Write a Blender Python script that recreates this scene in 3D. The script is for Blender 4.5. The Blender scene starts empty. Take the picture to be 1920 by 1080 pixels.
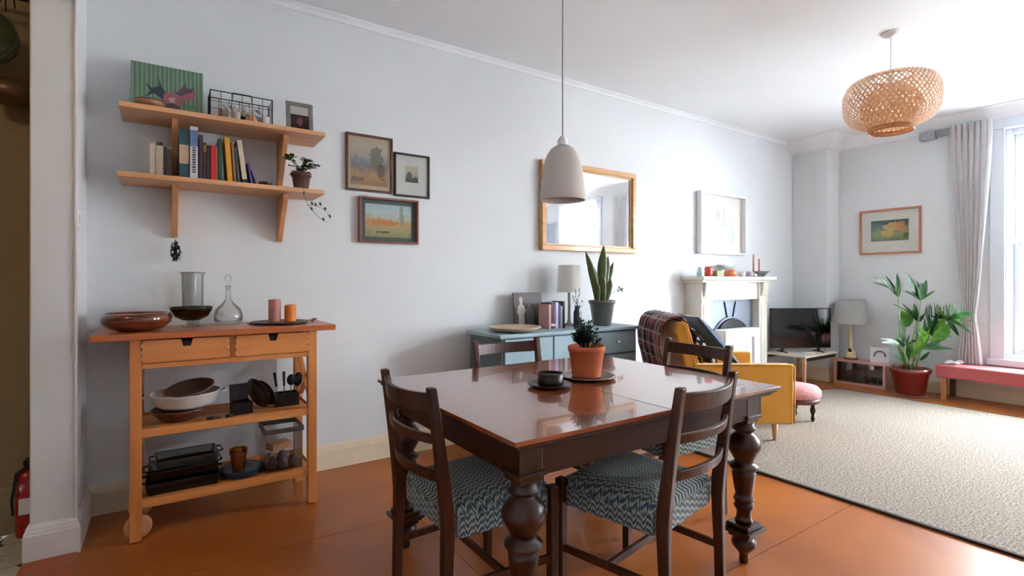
import bpy, math, random
from mathutils import Vector, Matrix
random.seed(7)
PI = math.pi
D2R = PI/180
SC = bpy.context.scene
COL = SC.collection

# ------------------------------------------------------------------ camera
FW = Vector((.559, .829, 0)).normalized()
cam = bpy.data.cameras.new('camera')
cam.sensor_width = 36
cam.lens = 36*964/1920
cam.shift_y = -15/1920
cam.clip_start = .05
cam.clip_end = 200
camo = bpy.data.objects.new('camera', cam)
COL.objects.link(camo)
camo.location = (0, 0, 1.2)
camo.rotation_euler = (PI/2, 0, math.atan2(FW.y, FW.x)-PI/2)
SC.camera = camo

# ------------------------------------------------------------------ world, light, exposure
SKY_STRENGTH = 20.0
w = bpy.data.worlds.new('sky')
SC.world = w
w.use_nodes = True
bg = w.node_tree.nodes['Background']
bg.inputs[0].default_value = (.86, .93, 1, 1)
bg.inputs[1].default_value = SKY_STRENGTH

def portal(name, loc, rot, sx, sy):
    l = bpy.data.lights.new(name, 'AREA')
    l.shape = 'RECTANGLE'; l.size = sx; l.size_y = sy
    l.cycles.is_portal = True
    o = bpy.data.objects.new(name, l); COL.objects.link(o)
    o.location = loc; o.rotation_euler = rot
portal('window_daylight', (7.12, .95, 1.55), (0, PI/2, 0), 2.4, 1.1)
portal('added_window_daylight', (7.14, -1.0, 1.55), (0, PI/2, 0), 2.4, 1.1)  # portal for the added window that brings in extra daylight
SC.view_settings.view_transform = 'Standard'
SC.view_settings.look = 'None'
SC.view_settings.exposure = 2.25
SC.view_settings.gamma = 1
SC.view_settings.use_curve_mapping = False

# ------------------------------------------------------------------ mesh helpers
class MB:
    def __init__(s):
        s.v = []; s.f = []; s.s = []; s.m = []
    def add(s, vs, fs, smooth=False, mi=0, M=None):
        b = len(s.v)
        s.v += [tuple(M @ Vector(p)) if M else tuple(p) for p in vs]
        s.f += [tuple(b+i for i in q) for q in fs]
        s.s += [smooth]*len(fs); s.m += [mi]*len(fs)
        return s
    def box(s, x0, x1, y0, y1, z0, z1, M=None, mi=0):
        vs = [(x, y, z) for z in (z0, z1) for y in (y0, y1) for x in (x0, x1)]
        return s.add(vs, [(0, 2, 3, 1), (4, 5, 7, 6), (0, 1, 5, 4), (1, 3, 7, 5), (3, 2, 6, 7), (2, 0, 4, 6)], False, mi, M)
    def bar(s, a, b, w, h, up=(0, 0, 1), w2=None, h2=None):
        a = Vector(a); b = Vector(b); d = (b-a).normalized(); u = Vector(up)
        x = d.cross(u)
        if x.length < 1e-4: x = Vector((1, 0, 0))
        x.normalize(); y = x.cross(d)
        w2 = w if w2 is None else w2; h2 = h if h2 is None else h2
        vs = [a-x*w/2-y*h/2, a+x*w/2-y*h/2, a+x*w/2+y*h/2, a-x*w/2+y*h/2,
              b-x*w2/2-y*h2/2, b+x*w2/2-y*h2/2, b+x*w2/2+y*h2/2, b-x*w2/2+y*h2/2]
        return s.add(vs, [(3, 2, 1, 0), (4, 5, 6, 7), (0, 1, 5, 4), (1, 2, 6, 5), (2, 3, 7, 6), (3, 0, 4, 7)])
    def lathe(s, prof, c=(0, 0, 0), seg=24, smooth=True, M=None, squash=1, mi=0):
        vs = []; fs = []; n = len(prof)
        for r, z in prof:
            r = max(r, 1e-5)
            for k in range(seg):
                a = 2*PI*k/seg
                vs.append((c[0]+r*math.cos(a), c[1]+r*math.sin(a)*squash, c[2]+z))
        for i in range(n-1):
            for k in range(seg):
                k2 = (k+1) % seg
                fs.append((i*seg+k, i*seg+k2, (i+1)*seg+k2, (i+1)*seg+k))
        if prof[0] == prof[-1]: return s.add(vs, fs, smooth, mi, M)
        if prof[0][0] > 1e-4: fs.append(tuple(range(seg-1, -1, -1)))
        if prof[-1][0] > 1e-4: fs.append(tuple((n-1)*seg+k for k in range(seg)))
        return s.add(vs, fs, smooth, mi, M)
    def tube(s, pts, r, seg=6, smooth=True, closed=False):
        pts = [Vector(p) for p in pts]; n = len(pts)
        rs = r if isinstance(r, (list, tuple)) else [r]*n
        vs = []; fs = []; px = None
        for i, p in enumerate(pts):
            if closed: t = pts[(i+1) % n]-pts[i-1]
            else: t = pts[min(i+1, n-1)]-pts[max(i-1, 0)]
            t.normalize()
            if px is None:
                px = t.cross(Vector((0, 0, 1)))
                if px.length < 1e-3: px = Vector((1, 0, 0))
            px = (px-t*px.dot(t))
            if px.length < 1e-5: px = Vector((1, 0, 0))
            px.normalize(); py = t.cross(px)
            for k in range(seg):
                a = 2*PI*k/seg
                vs.append(p+px*math.cos(a)*rs[i]+py*math.sin(a)*rs[i])
        m = n if closed else n-1
        for i in range(m):
            j = (i+1) % n
            for k in range(seg):
                k2 = (k+1) % seg
                fs.append((i*seg+k, i*seg+k2, j*seg+k2, j*seg+k))
        if not closed:
            fs.append(tuple(range(seg-1, -1, -1))); fs.append(tuple((n-1)*seg+k for k in range(seg)))
        return s.add(vs, fs, smooth)
    def prism(s, poly, ax, a0, a1, M=None, mi=0):
        def mk(p, a):
            if ax == 'x': return (a, p[0], p[1])
            if ax == 'y': return (p[0], a, p[1])
            return (p[0], p[1], a)
        n = len(poly)
        vs = [mk(p, a0) for p in poly]+[mk(p, a1) for p in poly]
        fs = [tuple(range(n-1, -1, -1)), tuple(range(n, 2*n))]+[(i, (i+1) % n, n+(i+1) % n, n+i) for i in range(n)]
        return s.add(vs, fs, False, mi, M)
    def grid(s, fn, nu, nv, smooth=True, wrap=False):
        vs = [fn(i/nu, j/nv) for j in range(nv+1) for i in range(nu+1)]
        fs = [(j*(nu+1)+i, j*(nu+1)+i+1, (j+1)*(nu+1)+i+1, (j+1)*(nu+1)+i) for j in range(nv) for i in range(nu)]
        return s.add(vs, fs, smooth)
    def leaf(s, a, b, wd, droop=0, fold=.25, n=7, nrm=None, shape=.45):
        """a leaf blade from a to b, widest at shape, folded along its midrib"""
        a = Vector(a); b = Vector(b); d = b-a; L = d.length
        nr = Vector(nrm) if nrm else Vector((0, 0, 1))
        sd = d.cross(nr)
        if sd.length < 1e-4: sd = d.cross(Vector((0, 1, 0)))
        sd.normalize(); up = sd.cross(d).normalized()
        vs = []
        for i in range(n+1):
            t = i/n
            wv = wd*.5*(math.sin(PI*min(1, t**(math.log(.5)/math.log(shape))))**.8+.02)
            c = a+d*t+up*0+Vector((0, 0, -droop*L*(t*t-t)*-1 if False else -droop*L*t*t+droop*L*t))
            vs += [c-sd*wv+up*wv*fold, c, c+sd*wv+up*wv*fold]
        fs = []
        for i in range(n):
            k = i*3
            fs += [(k, k+1, k+4, k+3), (k+1, k+2, k+5, k+4)]
        return s.add(vs, fs, True)

def part(name, mb, mat, parent=None, bev=0, seg=2, sub=0, solid=0, kind=None, label=None):
    me = bpy.data.meshes.new(name)
    me.from_pydata(mb.v, [], mb.f)
    me.polygons.foreach_set('use_smooth', mb.s)
    mats = mat if isinstance(mat, list) else [mat]
    for m in mats: me.materials.append(m)
    me.polygons.foreach_set('material_index', mb.m)
    me.update()
    o = bpy.data.objects.new(name, me); COL.objects.link(o)
    if parent: o.parent = parent
    if solid:
        md = o.modifiers.new('solid', 'SOLIDIFY'); md.thickness = solid; md.offset = 0
    if sub:
        md = o.modifiers.new('sub', 'SUBSURF'); md.levels = sub; md.render_levels = sub
    if bev:
        md = o.modifiers.new('bevel', 'BEVEL'); md.width = bev; md.segments = seg; md.limit_method = 'ANGLE'; md.angle_limit = .6
    if kind: o['kind'] = kind
    if label: o['label'] = label
    return o

def tag(o, label, cat, group=None):
    o['label'] = label; o['category'] = cat
    if group: o['group'] = group
    return o

def thing(name, label, cat, loc=(0, 0, 0), rz=0, group=None):
    o = bpy.data.objects.new(name, None); COL.objects.link(o)
    o.empty_display_size = .1
    o.location = loc; o.rotation_euler = (0, 0, rz)
    return tag(o, label, cat, group)

def struct(name, mb, mat, bev=0, parent=None):
    o = part(name, mb, mat, parent, bev)
    if not parent: o['kind'] = 'structure'
    return o

def dup(root, loc, rz, label, group=None):
    def cp(o, par):
        c = o.copy(); COL.objects.link(c); c.parent = par
        for ch in o.children: cp(ch, c)
        return c
    r = cp(root, None); r.location = loc; r.rotation_euler = (0, 0, rz)
    r['label'] = label
    if group: r['group'] = group
    return r

# ------------------------------------------------------------------ material helpers
def srgb(r, g, b):
    f = lambda c: (c/255/12.92) if c/255 <= .04045 else ((c/255+.055)/1.055)**2.4
    return (f(r), f(g), f(b), 1)

class NT:
    def __init__(s, name):
        s.mat = bpy.data.materials.new(name); s.mat.use_nodes = True
        s.t = s.mat.node_tree; s.b = s.t.nodes['Principled BSDF']; s.out = s.t.nodes['Material Output']
    def n(s, typ, **kw):
        nd = s.t.nodes.new(typ)
        for k, v in kw.items():
            if k.startswith('i_'):
                key = k[2:]; key = int(key) if key.isdigit() else key.replace('_', ' ')
                nd.inputs[key].default_value = v
            else: setattr(nd, k, v)
        return nd
    def l(s, a, b): s.t.links.new(a, b)
    def math(s, op, a, b=None, c=None):
        nd = s.n('ShaderNodeMath', operation=op)
        for i, v in enumerate((a, b, c)):
            if v is None: continue
            if isinstance(v, (int, float)): nd.inputs[i].default_value = v
            else: s.l(v, nd.inputs[i])
        return nd.outputs[0]
    def co(s, scale=(1, 1, 1), rot=(0, 0, 0)):
        tc = s.n('ShaderNodeTexCoord'); mp = s.n('ShaderNodeMapping')
        mp.inputs['Scale'].default_value = scale; mp.inputs['Rotation'].default_value = rot
        s.l(tc.outputs['Object'], mp.inputs[0]); return mp.outputs[0]
    def noise(s, vec, scale, detail=3, dist=0):
        nd = s.n('ShaderNodeTexNoise'); nd.inputs['Scale'].default_value = scale
        nd.inputs['Detail'].default_value = detail; nd.inputs['Distortion'].default_value = dist
        s.l(vec, nd.inputs['Vector']); return nd.outputs[0]
    def ramp(s, fac, stops, interp='LINEAR'):
        nd = s.n('ShaderNodeValToRGB'); cr = nd.color_ramp; cr.interpolation = interp
        while len(cr.elements) < len(stops): cr.elements.new(.5)
        for e, (p, c) in zip(cr.elements, stops): e.position = p; e.color = c
        s.l(fac, nd.inputs[0]); return nd.outputs[0]
    def mix(s, fac, a, b, blend='MIX'):
        nd = s.n('ShaderNodeMix', data_type='RGBA', blend_type=blend)
        for v, i in ((fac, 0), (a, 6), (b, 7)):
            if isinstance(v, (int, float, tuple)): nd.inputs[i].default_value = v
            else: s.l(v, nd.inputs[i])
        return nd.outputs[2]
    def color(s, c):
        if isinstance(c, tuple): s.b.inputs['Base Color'].default_value = c
        else: s.l(c, s.b.inputs['Base Color'])
    def set(s, rough=None, metal=None, spec=None, coat=None, sheen=None):
        for k, v in (('Roughness', rough), ('Metallic', metal), ('Specular IOR Level', spec), ('Coat Weight', coat), ('Sheen Weight', sheen)):
            if v is not None: s.b.inputs[k].default_value = v
    def bump(s, h, st=.3, dist=.01):
        nd = s.n('ShaderNodeBump'); nd.inputs['Strength'].default_value = st; nd.inputs['Distance'].default_value = dist
        s.l(h, nd.inputs['Height']); s.l(nd.outputs[0], s.b.inputs['Normal'])

def plain(name, c, rough=.5, metal=0, var=.12, scale=20, bump=.05, coat=0, spec=.5, sheen=0):
    m = NT(name); v = m.co()
    nz = m.noise(v, scale, 4)
    d = tuple(x*(1-var) for x in c[:3])+(1,); e = tuple(min(1, x*(1+var)) for x in c[:3])+(1,)
    m.color(m.ramp(nz, [(.3, d), (.7, e)]))
    m.set(rough, metal, spec, coat, sheen)
    if bump: m.bump(nz, bump, .004)
    return m.mat

def wood(name, c1, c2, rough=.4, axis='x', scale=6, coat=0, spec=.5):
    m = NT(name)
    st = {'x': (.08, 1, 1), 'y': (1, .08, 1), 'z': (1, 1, .08)}[axis]
    v = m.co(tuple(a*scale for a in st))
    n1 = m.noise(v, 3.5, 6, .6); n2 = m.noise(v, 14, 3)
    mx = m.math('ADD', m.math('MULTIPLY', n1, .75), m.math('MULTIPLY', n2, .25))
    m.color(m.ramp(mx, [(.35, c1), (.65, c2)]))
    m.set(rough, 0, spec, coat); m.bump(n2, .08, .003)
    return m.mat

def glass(name, tint=(.975, .985, .98, 1), gloss=.12, rough=.02):
    m = NT(name); t = m.t
    tr = m.n('ShaderNodeBsdfTransparent'); tr.inputs[0].default_value = tint
    gl = m.n('ShaderNodeBsdfGlossy'); gl.inputs['Roughness'].default_value = rough
    lw = m.n('ShaderNodeLayerWeight'); lw.inputs[0].default_value = .2
    fac = m.math('ADD', m.math('MULTIPLY', lw.outputs['Fresnel'], .6), gloss*.3)
    mx = m.n('ShaderNodeMixShader'); m.l(fac, mx.inputs[0]); m.l(tr.outputs[0], mx.inputs[1]); m.l(gl.outputs[0], mx.inputs[2])
    m.l(mx.outputs[0], m.out.inputs[0]); t.nodes.remove(m.b)
    return m.mat

def leafmat(name, c1, c2, trans=.35):
    m = NT(name); v = m.co(); nz = m.noise(v, 9, 2)
    col = m.ramp(nz, [(.35, c1), (.65, c2)])
    m.color(col); m.set(.35, 0, .5)
    tl = m.n('ShaderNodeBsdfTranslucent'); m.l(col, tl.inputs[0])
    mx = m.n('ShaderNodeMixShader'); mx.inputs[0].default_value = trans
    m.l(m.b.outputs[0], mx.inputs[1]); m.l(tl.outputs[0], mx.inputs[2]); m.l(mx.outputs[0], m.out.inputs[0])
    return m.mat

def cloth(name, c, trans=.4):
    m = NT(name); v = m.co(); nz = m.noise(v, 300, 2)
    m.color(c); m.set(.9, 0, .2); m.bump(nz, .1, .001)
    tl = m.n('ShaderNodeBsdfTranslucent'); tl.inputs[0].default_value = c
    mx = m.n('ShaderNodeMixShader'); mx.inputs[0].default_value = trans
    m.l(m.b.outputs[0], mx.inputs[1]); m.l(tl.outputs[0], mx.inputs[2]); m.l(mx.outputs[0], m.out.inputs[0])
    return m.mat

WALL = plain('wall_paint', srgb(224, 228, 230), .75, var=.015, scale=3, bump=.05, spec=.25)
CEIL = plain('ceiling_paint', srgb(237, 241, 244), .85, var=.01, scale=2, bump=.02, spec=.2)
TRIM = plain('trim_gloss_paint', srgb(225, 226, 228), .35, var=.02)
CREAM = plain('cream_gloss_paint', srgb(222, 208, 180), .4, var=.03)
KWALL = plain('kitchen_paint', srgb(150, 128, 98), .8, var=.03)
PINE = wood('pine', srgb(208, 150, 104), srgb(228, 178, 134), .45, 'x', 5)
PINEZ = wood('pine_upright', srgb(198, 136, 90), srgb(218, 162, 116), .45, 'z', 5)
BIRCH = wood('oiled_birch', srgb(206, 128, 66), srgb(226, 152, 86), .4, 'x', 4)
BIRCHZ = wood('oiled_birch_upright', srgb(200, 122, 62), srgb(222, 146, 82), .4, 'z', 4)
BIRCHT = wood('oiled_birch_top', srgb(176, 92, 42), srgb(205, 118, 60), .3, 'x', 4, coat=.2)
MAHOG = wood('mahogany_top', srgb(118, 54, 26), srgb(160, 86, 48), .2, 'x', 3, coat=.75)
MAHOGD = wood('mahogany_dark', srgb(34, 14, 7), srgb(62, 28, 13), .28, 'z', 4, coat=.2, spec=.4)
MAHOGX = wood('mahogany_apron', srgb(40, 17, 8), srgb(68, 31, 14), .4, 'x', 4, coat=.0, spec=.3)
CHAIRW = wood('chair_stained_wood', srgb(50, 22, 9), srgb(84, 42, 20), .38, 'z', 6, coat=.0, spec=.4)
BLACKM = plain('black_metal', srgb(28, 28, 30), .4, .6, var=.05)
BLACK = plain('black_plastic', srgb(22, 22, 24), .35, var=.05)
DARKCER = plain('dark_stoneware', srgb(46, 36, 32), .35)
WHITEM = plain('white_enamel', srgb(232, 230, 226), .25, var=.02)
WHITEP = plain('white_paint', srgb(236, 236, 236), .45, var=.02)
PAPER = plain('book_pages', srgb(216, 206, 186), .9, var=.06, scale=80)
SOIL = plain('potting_soil', srgb(56, 42, 30), .95, var=.3, scale=60, bump=.5)
GLASS = glass('clear_glass')
PANE = glass('window_pane_glass', (.97, .98, .98, 1), .05)
OLIVE = glass('olive_glass', (.42, .38, .16, 1), .15)
AMBER = glass('amber_glass', (.95, .62, .12, 1), .1)
SMOKE = glass('smoked_glass', (.35, .38, .4, 1), .2)
CLEARP = glass('clear_plastic', (.92, .93, .94, 1), .2, .15)


# hardboard floor
m = NT('hardboard_floor'); v = m.co()
n1 = m.noise(v, 1.3, 5, .4); n2 = m.noise(v, 60, 3)
c = m.ramp(n1, [(.3, srgb(152, 80, 28)), (.55, srgb(178, 100, 38)), (.8, srgb(192, 116, 50))])
m.color(m.mix(m.math('MULTIPLY', n2, .12), c, srgb(120, 68, 30)))
m.set(.38, 0, .5, .15); m.b.inputs['Coat Roughness'].default_value = .2
m.bump(n1, .06, .01)
FLOOR = m.mat
# woven jute rug
m = NT('jute_rug'); v = m.co()
n1 = m.noise(v, 95, 3); n2 = m.noise(v, 2.2, 3); n3 = m.noise(v, 260, 2)
c = m.ramp(n1, [(.34, srgb(98, 86, 76)), (.5, srgb(152, 140, 128)), (.68, srgb(188, 178, 168))])
c = m.mix(m.math('MULTIPLY', n2, .3), c, srgb(156, 142, 126)); m.color(c); m.set(.95, 0, .15)
m.bump(m.math('ADD', n1, n3), .6, .006)
RUG = m.mat

# chair seat fabric: interlocking stepped zigzag
m = NT('zigzag_fabric'); tc = m.n('ShaderNodeTexCoord'); sp = m.n('ShaderNodeSeparateXYZ'); m.l(tc.outputs['Object'], sp.inputs[0])
sn = m.n('ShaderNodeSeparateXYZ'); m.l(tc.outputs['Normal'], sn.inputs[0])
ax, ay, az = [m.math('ABSOLUTE', sn.outputs[i]) for i in range(3)]
top = m.math('GREATER_THAN', az, .6); side = m.math('MULTIPLY', m.math('GREATER_THAN', ax, ay), m.math('SUBTRACT', 1, top))
pick = lambda f, a, b: m.math('ADD', m.math('MULTIPLY', f, a), m.math('MULTIPLY', m.math('SUBTRACT', 1, f), b))
u = m.math('MULTIPLY', pick(side, sp.outputs[1], sp.outputs[0]), 28)
vv = m.math('MULTIPLY', pick(top, sp.outputs[1], sp.outputs[2]), 44)
fu = m.math('FRACT', u); cell = m.math('FLOOR', u)
tri = m.math('MULTIPLY', m.math('ABSOLUTE', m.math('SUBTRACT', fu, .5)), 2.2)
stp = m.math('MULTIPLY', m.math('FLOOR', m.math('MULTIPLY', fu, 3)), .33)
t = m.math('FRACT', m.math('ADD', m.math('ADD', vv, tri), m.math('ADD', stp, m.math('MULTIPLY', cell, .5))))
line = m.math('LESS_THAN', t, .4)
nz = m.noise(m.co(), 40, 2)
base = m.ramp(nz, [(.35, srgb(48, 62, 74)), (.65, srgb(72, 90, 102))])
m.color(m.mix(line, base, srgb(160, 164, 152))); m.set(.85, 0, .2, 0, .2); m.bump(line, .3, .002)
SEATF = m.mat

# tartan blanket
m = NT('tartan_wool'); tc = m.n('ShaderNodeTexCoord'); sp = m.n('ShaderNodeSeparateXYZ'); m.l(tc.outputs['Object'], sp.inputs[0])
a = m.math('FRACT', m.math('MULTIPLY', sp.outputs[1], 9)); b = m.math('FRACT', m.math('MULTIPLY', sp.outputs[2], 10))
s1 = m.math('LESS_THAN', a, .45); s2 = m.math('LESS_THAN', b, .45)
s3 = m.math('GREATER_THAN', m.math('FRACT', m.math('MULTIPLY', sp.outputs[1], 9)), .86)
s4 = m.math('GREATER_THAN', b, .86)
sm = m.math('MULTIPLY', m.math('ADD', s1, s2), .5)
c = m.ramp(sm, [(0, srgb(140, 50, 54)), (.5, srgb(92, 36, 42)), (1, srgb(48, 28, 34))])
c = m.mix(m.math('MULTIPLY', m.math('MAXIMUM', s3, s4), .5), c, srgb(206, 184, 172))
m.color(c); m.set(.95, 0, .1, 0, .4); m.bump(m.noise(m.co(), 180, 2), .4, .003)
TARTAN = m.mat
MUSTARD = plain('mustard_wool', srgb(206, 142, 38), .9, var=.08, scale=200, bump=.2, sheen=.3)
PINKF = plain('dusty_pink_fabric', srgb(186, 92, 92), .85, var=.08, scale=160, bump=.2, sheen=.2)

# ------------------------------------------------------------------ room shell
YA = 3.37; XB = 6.8; ZC = 2.9; YR = -2.4
b = MB().box(-2.2, 7.15, YA, YA+.2, 0, 3.1)
struct('wall_back', b, WALL)
b = MB()                                                         # window wall with opening Y .45..1.46, Z .43..2.66
WY0, WY1, WZ0, WZ1 = .42, 1.48, .43, 2.68
W2 = -1.95                                                       # copy window added out of view for more daylight, 1.95 m further right
b.box(XB, XB+.33, WY1, YA, 0, 3.1).box(XB, XB+.33, WY1+W2, WY0, 0, 3.1).box(XB, XB+.33, YR-.2, WY0+W2, 0, 3.1)
for q in (0, W2): b.box(XB, XB+.33, WY0+q, WY1+q, 0, WZ0).box(XB, XB+.33, WY0+q, WY1+q, WZ1, 3.1)
struct('wall_right', b, WALL)
b = MB().box(-.48, XB, YR-.3, YR, 0, 3.1)
struct('wall_rear', b, WALL)
b = MB().box(-.48, -.33, 2.965, YA, 0, ZC).box(-.48, -.33, 1.55, 2.965, 2.45, ZC).box(-.48, -.33, YR, 1.55, 0, ZC)
struct('wall_left', b, WALL, .006)
b = MB().box(-2.2, -2.05, -1, YA, 0, ZC).box(-2.05, -.48, -1, -.85, 0, ZC)
struct('wall_kitchen', b, KWALL)
b = MB().box(-2.05, -.48, 3.35, YA, 0, ZC)
struct('wall_kitchen_back', b, KWALL)
b = MB().box(6.5, XB, 2.957, YA, 0, ZC)
struct('wall_corner_boxing', b, WALL, .01)
b = MB().box(-2.2, 7.15, YR-.3, YA+.2, ZC, 3.1)
struct('ceiling', b, CEIL)

b = MB().box(-.48, XB, YR, YA, -.06, -.006)
fl = struct('floor', b, FLOOR)
def hardboard(x0, x1, y0, y1):
    return part('floor_panel', MB().box(x0+.0015, x1-.0015, y0+.0015, y1-.0015, -.006, 0), FLOOR, fl)
yy = YR; k = 0
while yy < YA:
    y1 = min(yy+1.22, YA); x = -.33-(.61 if k % 2 else 0)
    while x < XB:
        x1 = min(x+2.0, XB); xa = max(x, -.48)
        if xa < x1: hardboard(xa, x1, yy, y1)
        x += 2.0
    yy += 1.22; k += 1
# kitchen tiles
TILEW = plain('white_floor_tile', srgb(196, 192, 180), .3); TILEB = plain('black_floor_grout', srgb(34, 32, 30), .5)
kf = struct('floor_kitchen', MB().box(-2.05, -.48, -1, YA, -.06, -.004), TILEB)
s = .13
for i in range(5):
    for j in range(10):
        cx = -.56-i*s; cy = 3.28-j*s
        if cx-.06 < -2: continue
        h = s*.46; q = s*.17
        poly = [(cx-h+q, cy-h), (cx+h-q, cy-h), (cx+h, cy-h+q), (cx+h, cy+h-q), (cx+h-q, cy+h), (cx-h+q, cy+h), (cx-h, cy+h-q), (cx-h, cy-h+q)]
        part('tile', MB().prism(poly, 'z', -.004, .001), TILEW, kf)
thr = MB().box(-.5, -.32, 1.56, 2.96, .0005, .006)
struct('trim_1', thr, plain('door_threshold', srgb(176, 84, 40), .4))

def baseboard(name, p0, p1, nrm, mat, h=.155, m0=0, m1=0):
    p0 = Vector((*p0, 0)); p1 = Vector((*p1, 0)); d = (p1-p0).normalized(); n = Vector((*nrm, 0))
    prof = [(0, 0), (.02, 0), (.02, h*.72), (.017, h*.76), (.017, h*.8), (.012, h*.86), (.012, h*.9), (.006, h*.96), (.003, h), (0, h)]
    b = MB(); n_ = len(prof)
    vs = [p0-d*m0*a+n*a+Vector((0, 0, z)) for a, z in prof]+[p1+d*m1*a+n*a+Vector((0, 0, z)) for a, z in prof]
    fs = [(i, (i+1) % n_, n_+(i+1) % n_, n_+i) for i in range(n_)]+[tuple(range(n_-1, -1, -1)), tuple(range(n_, 2*n_))]
    b.add(vs, fs)
    return struct(name, b, mat)
CREAMB = plain('cream_skirting_paint', srgb(230, 214, 184), .4, var=.03)
baseboard('baseboard_back', (-.33, YA), (4.40, YA), (0, -1), CREAMB)
baseboard('baseboard_back', (5.58, YA), (6.5, YA), (0, -1), CREAMB)
baseboard('baseboard_left', (-.33, YA), (-.33, 2.965), (1, 0), TRIM, m1=1)
baseboard('baseboard_left', (-.33, 2.965), (-.48, 2.965), (0, -1), TRIM, m0=1, m1=1)
baseboard('baseboard_left', (-.48, 2.965), (-.48, 3.35), (-1, 0), TRIM, m0=1)
baseboard('baseboard_right', (XB, 2.957), (XB, YR), (-1, 0), CREAMB)
baseboard('baseboard_right', (6.5, YA), (6.5, 2.957), (-1, 0), CREAMB, m1=1)
baseboard('baseboard_right', (6.5, 2.957), (XB, 2.957), (0, -1), CREAMB, m0=1)
baseboard('baseboard_kitchen', (-2.05, 3.35), (-.5, 3.35), (0, -1), plain('kitchen_skirting', srgb(150, 132, 104), .5), h=.22)
# coving
def cove(name, p0, p1, nrm, w=.1, h=.08, m0=0, m1=0):
    p0 = Vector((*p0, ZC)); p1 = Vector((*p1, ZC)); d = (p1-p0).normalized(); n = Vector((*nrm, 0))
    prof = [(0, 0), (w, 0), (w, -.008), (w*.8, -.012), (w*.45, -h*.45), (w*.18, -h*.8), (.012, -h*.9), (.01, -h), (0, -h)]
    b = MB(); k = len(prof)
    vs = [p0-d*m0*a+n*a+Vector((0, 0, z)) for a, z in prof]+[p1+d*m1*a+n*a+Vector((0, 0, z)) for a, z in prof]
    b.add(vs, [(i, (i+1) % k, k+(i+1) % k, k+i) for i in range(k)]+[tuple(range(k-1, -1, -1)), tuple(range(k, 2*k))])
    return struct(name, b, CEIL)
cove('trim_2', (-.33, YA), (6.5, YA), (0, -1), .035, .04)
cove('trim_3', (6.5, YA), (6.5, 2.957), (-1, 0), .2, .14, m1=1)
cove('trim_4', (6.5, 2.957), (XB, 2.957), (0, -1), .2, .14, m0=1)
cove('trim_5', (XB, 2.957), (XB, YR), (-1, 0), .14, .14)
b = MB().box(-.335, -.322, 2.957, 2.972, .15, ZC)
struct('trim_6', b, TRIM, .004)

# light switch on the nib wall
t = thing('light_switch', 'small white light switch plate on the narrow wall left of the trolley', 'switch', (-.33, 3.02, 1.475))
part('plate', MB().box(0, .008, -.043, .043, -.043, .043), WHITEP, t, .003)
part('rocker', MB().box(.008, .013, -.012, .012, -.02, .02), WHITEP, t, .002)

# ------------------------------------------------------------------ window
WF = plain('window_gloss_paint', srgb(214, 222, 230), .35, var=.02)
win = struct('window_1', MB().box(XB-.02, XB, WY1-.01, WY1+.1, WZ0-.06, WZ1+.09).box(XB-.02, XB, WY0-.1, WY0+.01, WZ0-.06, WZ1+.09)
             .box(XB-.028, XB, WY0-.12, WY1+.12, WZ1, WZ1+.1).box(XB-.04, XB+.1, WY0-.12, WY1+.12, WZ0-.07, WZ0-.005), WF, .005)
b = MB().box(XB+.06, XB+.2, WY1-.05, WY1, WZ0, WZ1).box(XB+.06, XB+.2, WY0, WY0+.05, WZ0, WZ1).box(XB+.06, XB+.2, WY0+.05, WY1-.05, WZ1-.05, WZ1).box(XB+.06, XB+.2, WY0+.05, WY1-.05, WZ0, WZ0+.045)
part('window_frame', b, WF, win, .004)
def sash(name, x, z0, z1, bars):
    b = MB(); y0 = WY0+.05; y1 = WY1-.05
    b.box(x, x+.04, y0, y0+.045, z0, z1).box(x, x+.04, y1-.045, y1, z0, z1).box(x, x+.04, y0+.045, y1-.045, z0, z0+.05).box(x, x+.04, y0+.045, y1-.045, z1-.045, z1)
    o = part(name, b, WF, win, .004)
    zz = [z0+.05]+bars+[z1-.045]; ym = (y0+y1)/2
    for q in bars: part('glazing_bar', MB().box(x+.008, x+.034, y0+.045, y1-.045, q-.011, q+.011), WF, o, .003)
    part('glazing_bar', MB().box(x+.009, x+.033, ym-.011, ym+.011, z0+.05, z1-.045), WF, o, .003)
    for i in range(len(zz)-1):
        for ya, yb in ((y0+.045, ym), (ym, y1-.045)):
            part('pane', MB().box(x+.018, x+.022, ya, yb, zz[i], zz[i+1]), PANE, o)
sash('upper_sash', XB+.14, 1.52, WZ1-.05, [2.09])
sash('lower_sash', XB+.09, WZ0+.045, 1.565, [1.03])
def dup_structure(o, dy):
    def cp(q, par):
        c = q.copy(); COL.objects.link(c); c.parent = par
        for ch in q.children: cp(ch, c)
        return c
    r = cp(o, None); r.location.y = dy; r.name = 'added_window_2'; return r
dup_structure(win, W2)  # added window, put in for stronger light from the right

# ------------------------------------------------------------------ outside
STONE = plain('pale_render', srgb(196, 190, 184), .8); BRK = plain('pinkish_brick', srgb(176, 150, 142), .85, scale=8, var=.2)
tag(part('street', MB().box(7.5, 60, -30, 30, -.75, -.6), plain('pale_paving', srgb(150, 149, 147), .9)), 'grey street seen through the window', 'street')['kind'] = 'structure'
bl = thing('terraced_building', 'pale terraced building across the street behind the window', 'building', (26, 3, -.6))
part('facade', MB().box(0, 8, -16, 14, 0, 6.6), BRK, bl)
part('roof', MB().prism([(-.4, 6.6), (8.4, 6.6), (4, 8.6)], 'y', -16, 14), plain('slate', srgb(110, 112, 122), .7), bl)
part('ground_storey', MB().box(-.25, 0, -16, 14, 0, 3.1), STONE, bl)
part('string_course', MB().box(-.4, -.25, -16, 14, 2.7, 3.05), WHITEP, bl)
DG = plain('dark_window_glass', srgb(70, 82, 100), .1)
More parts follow.
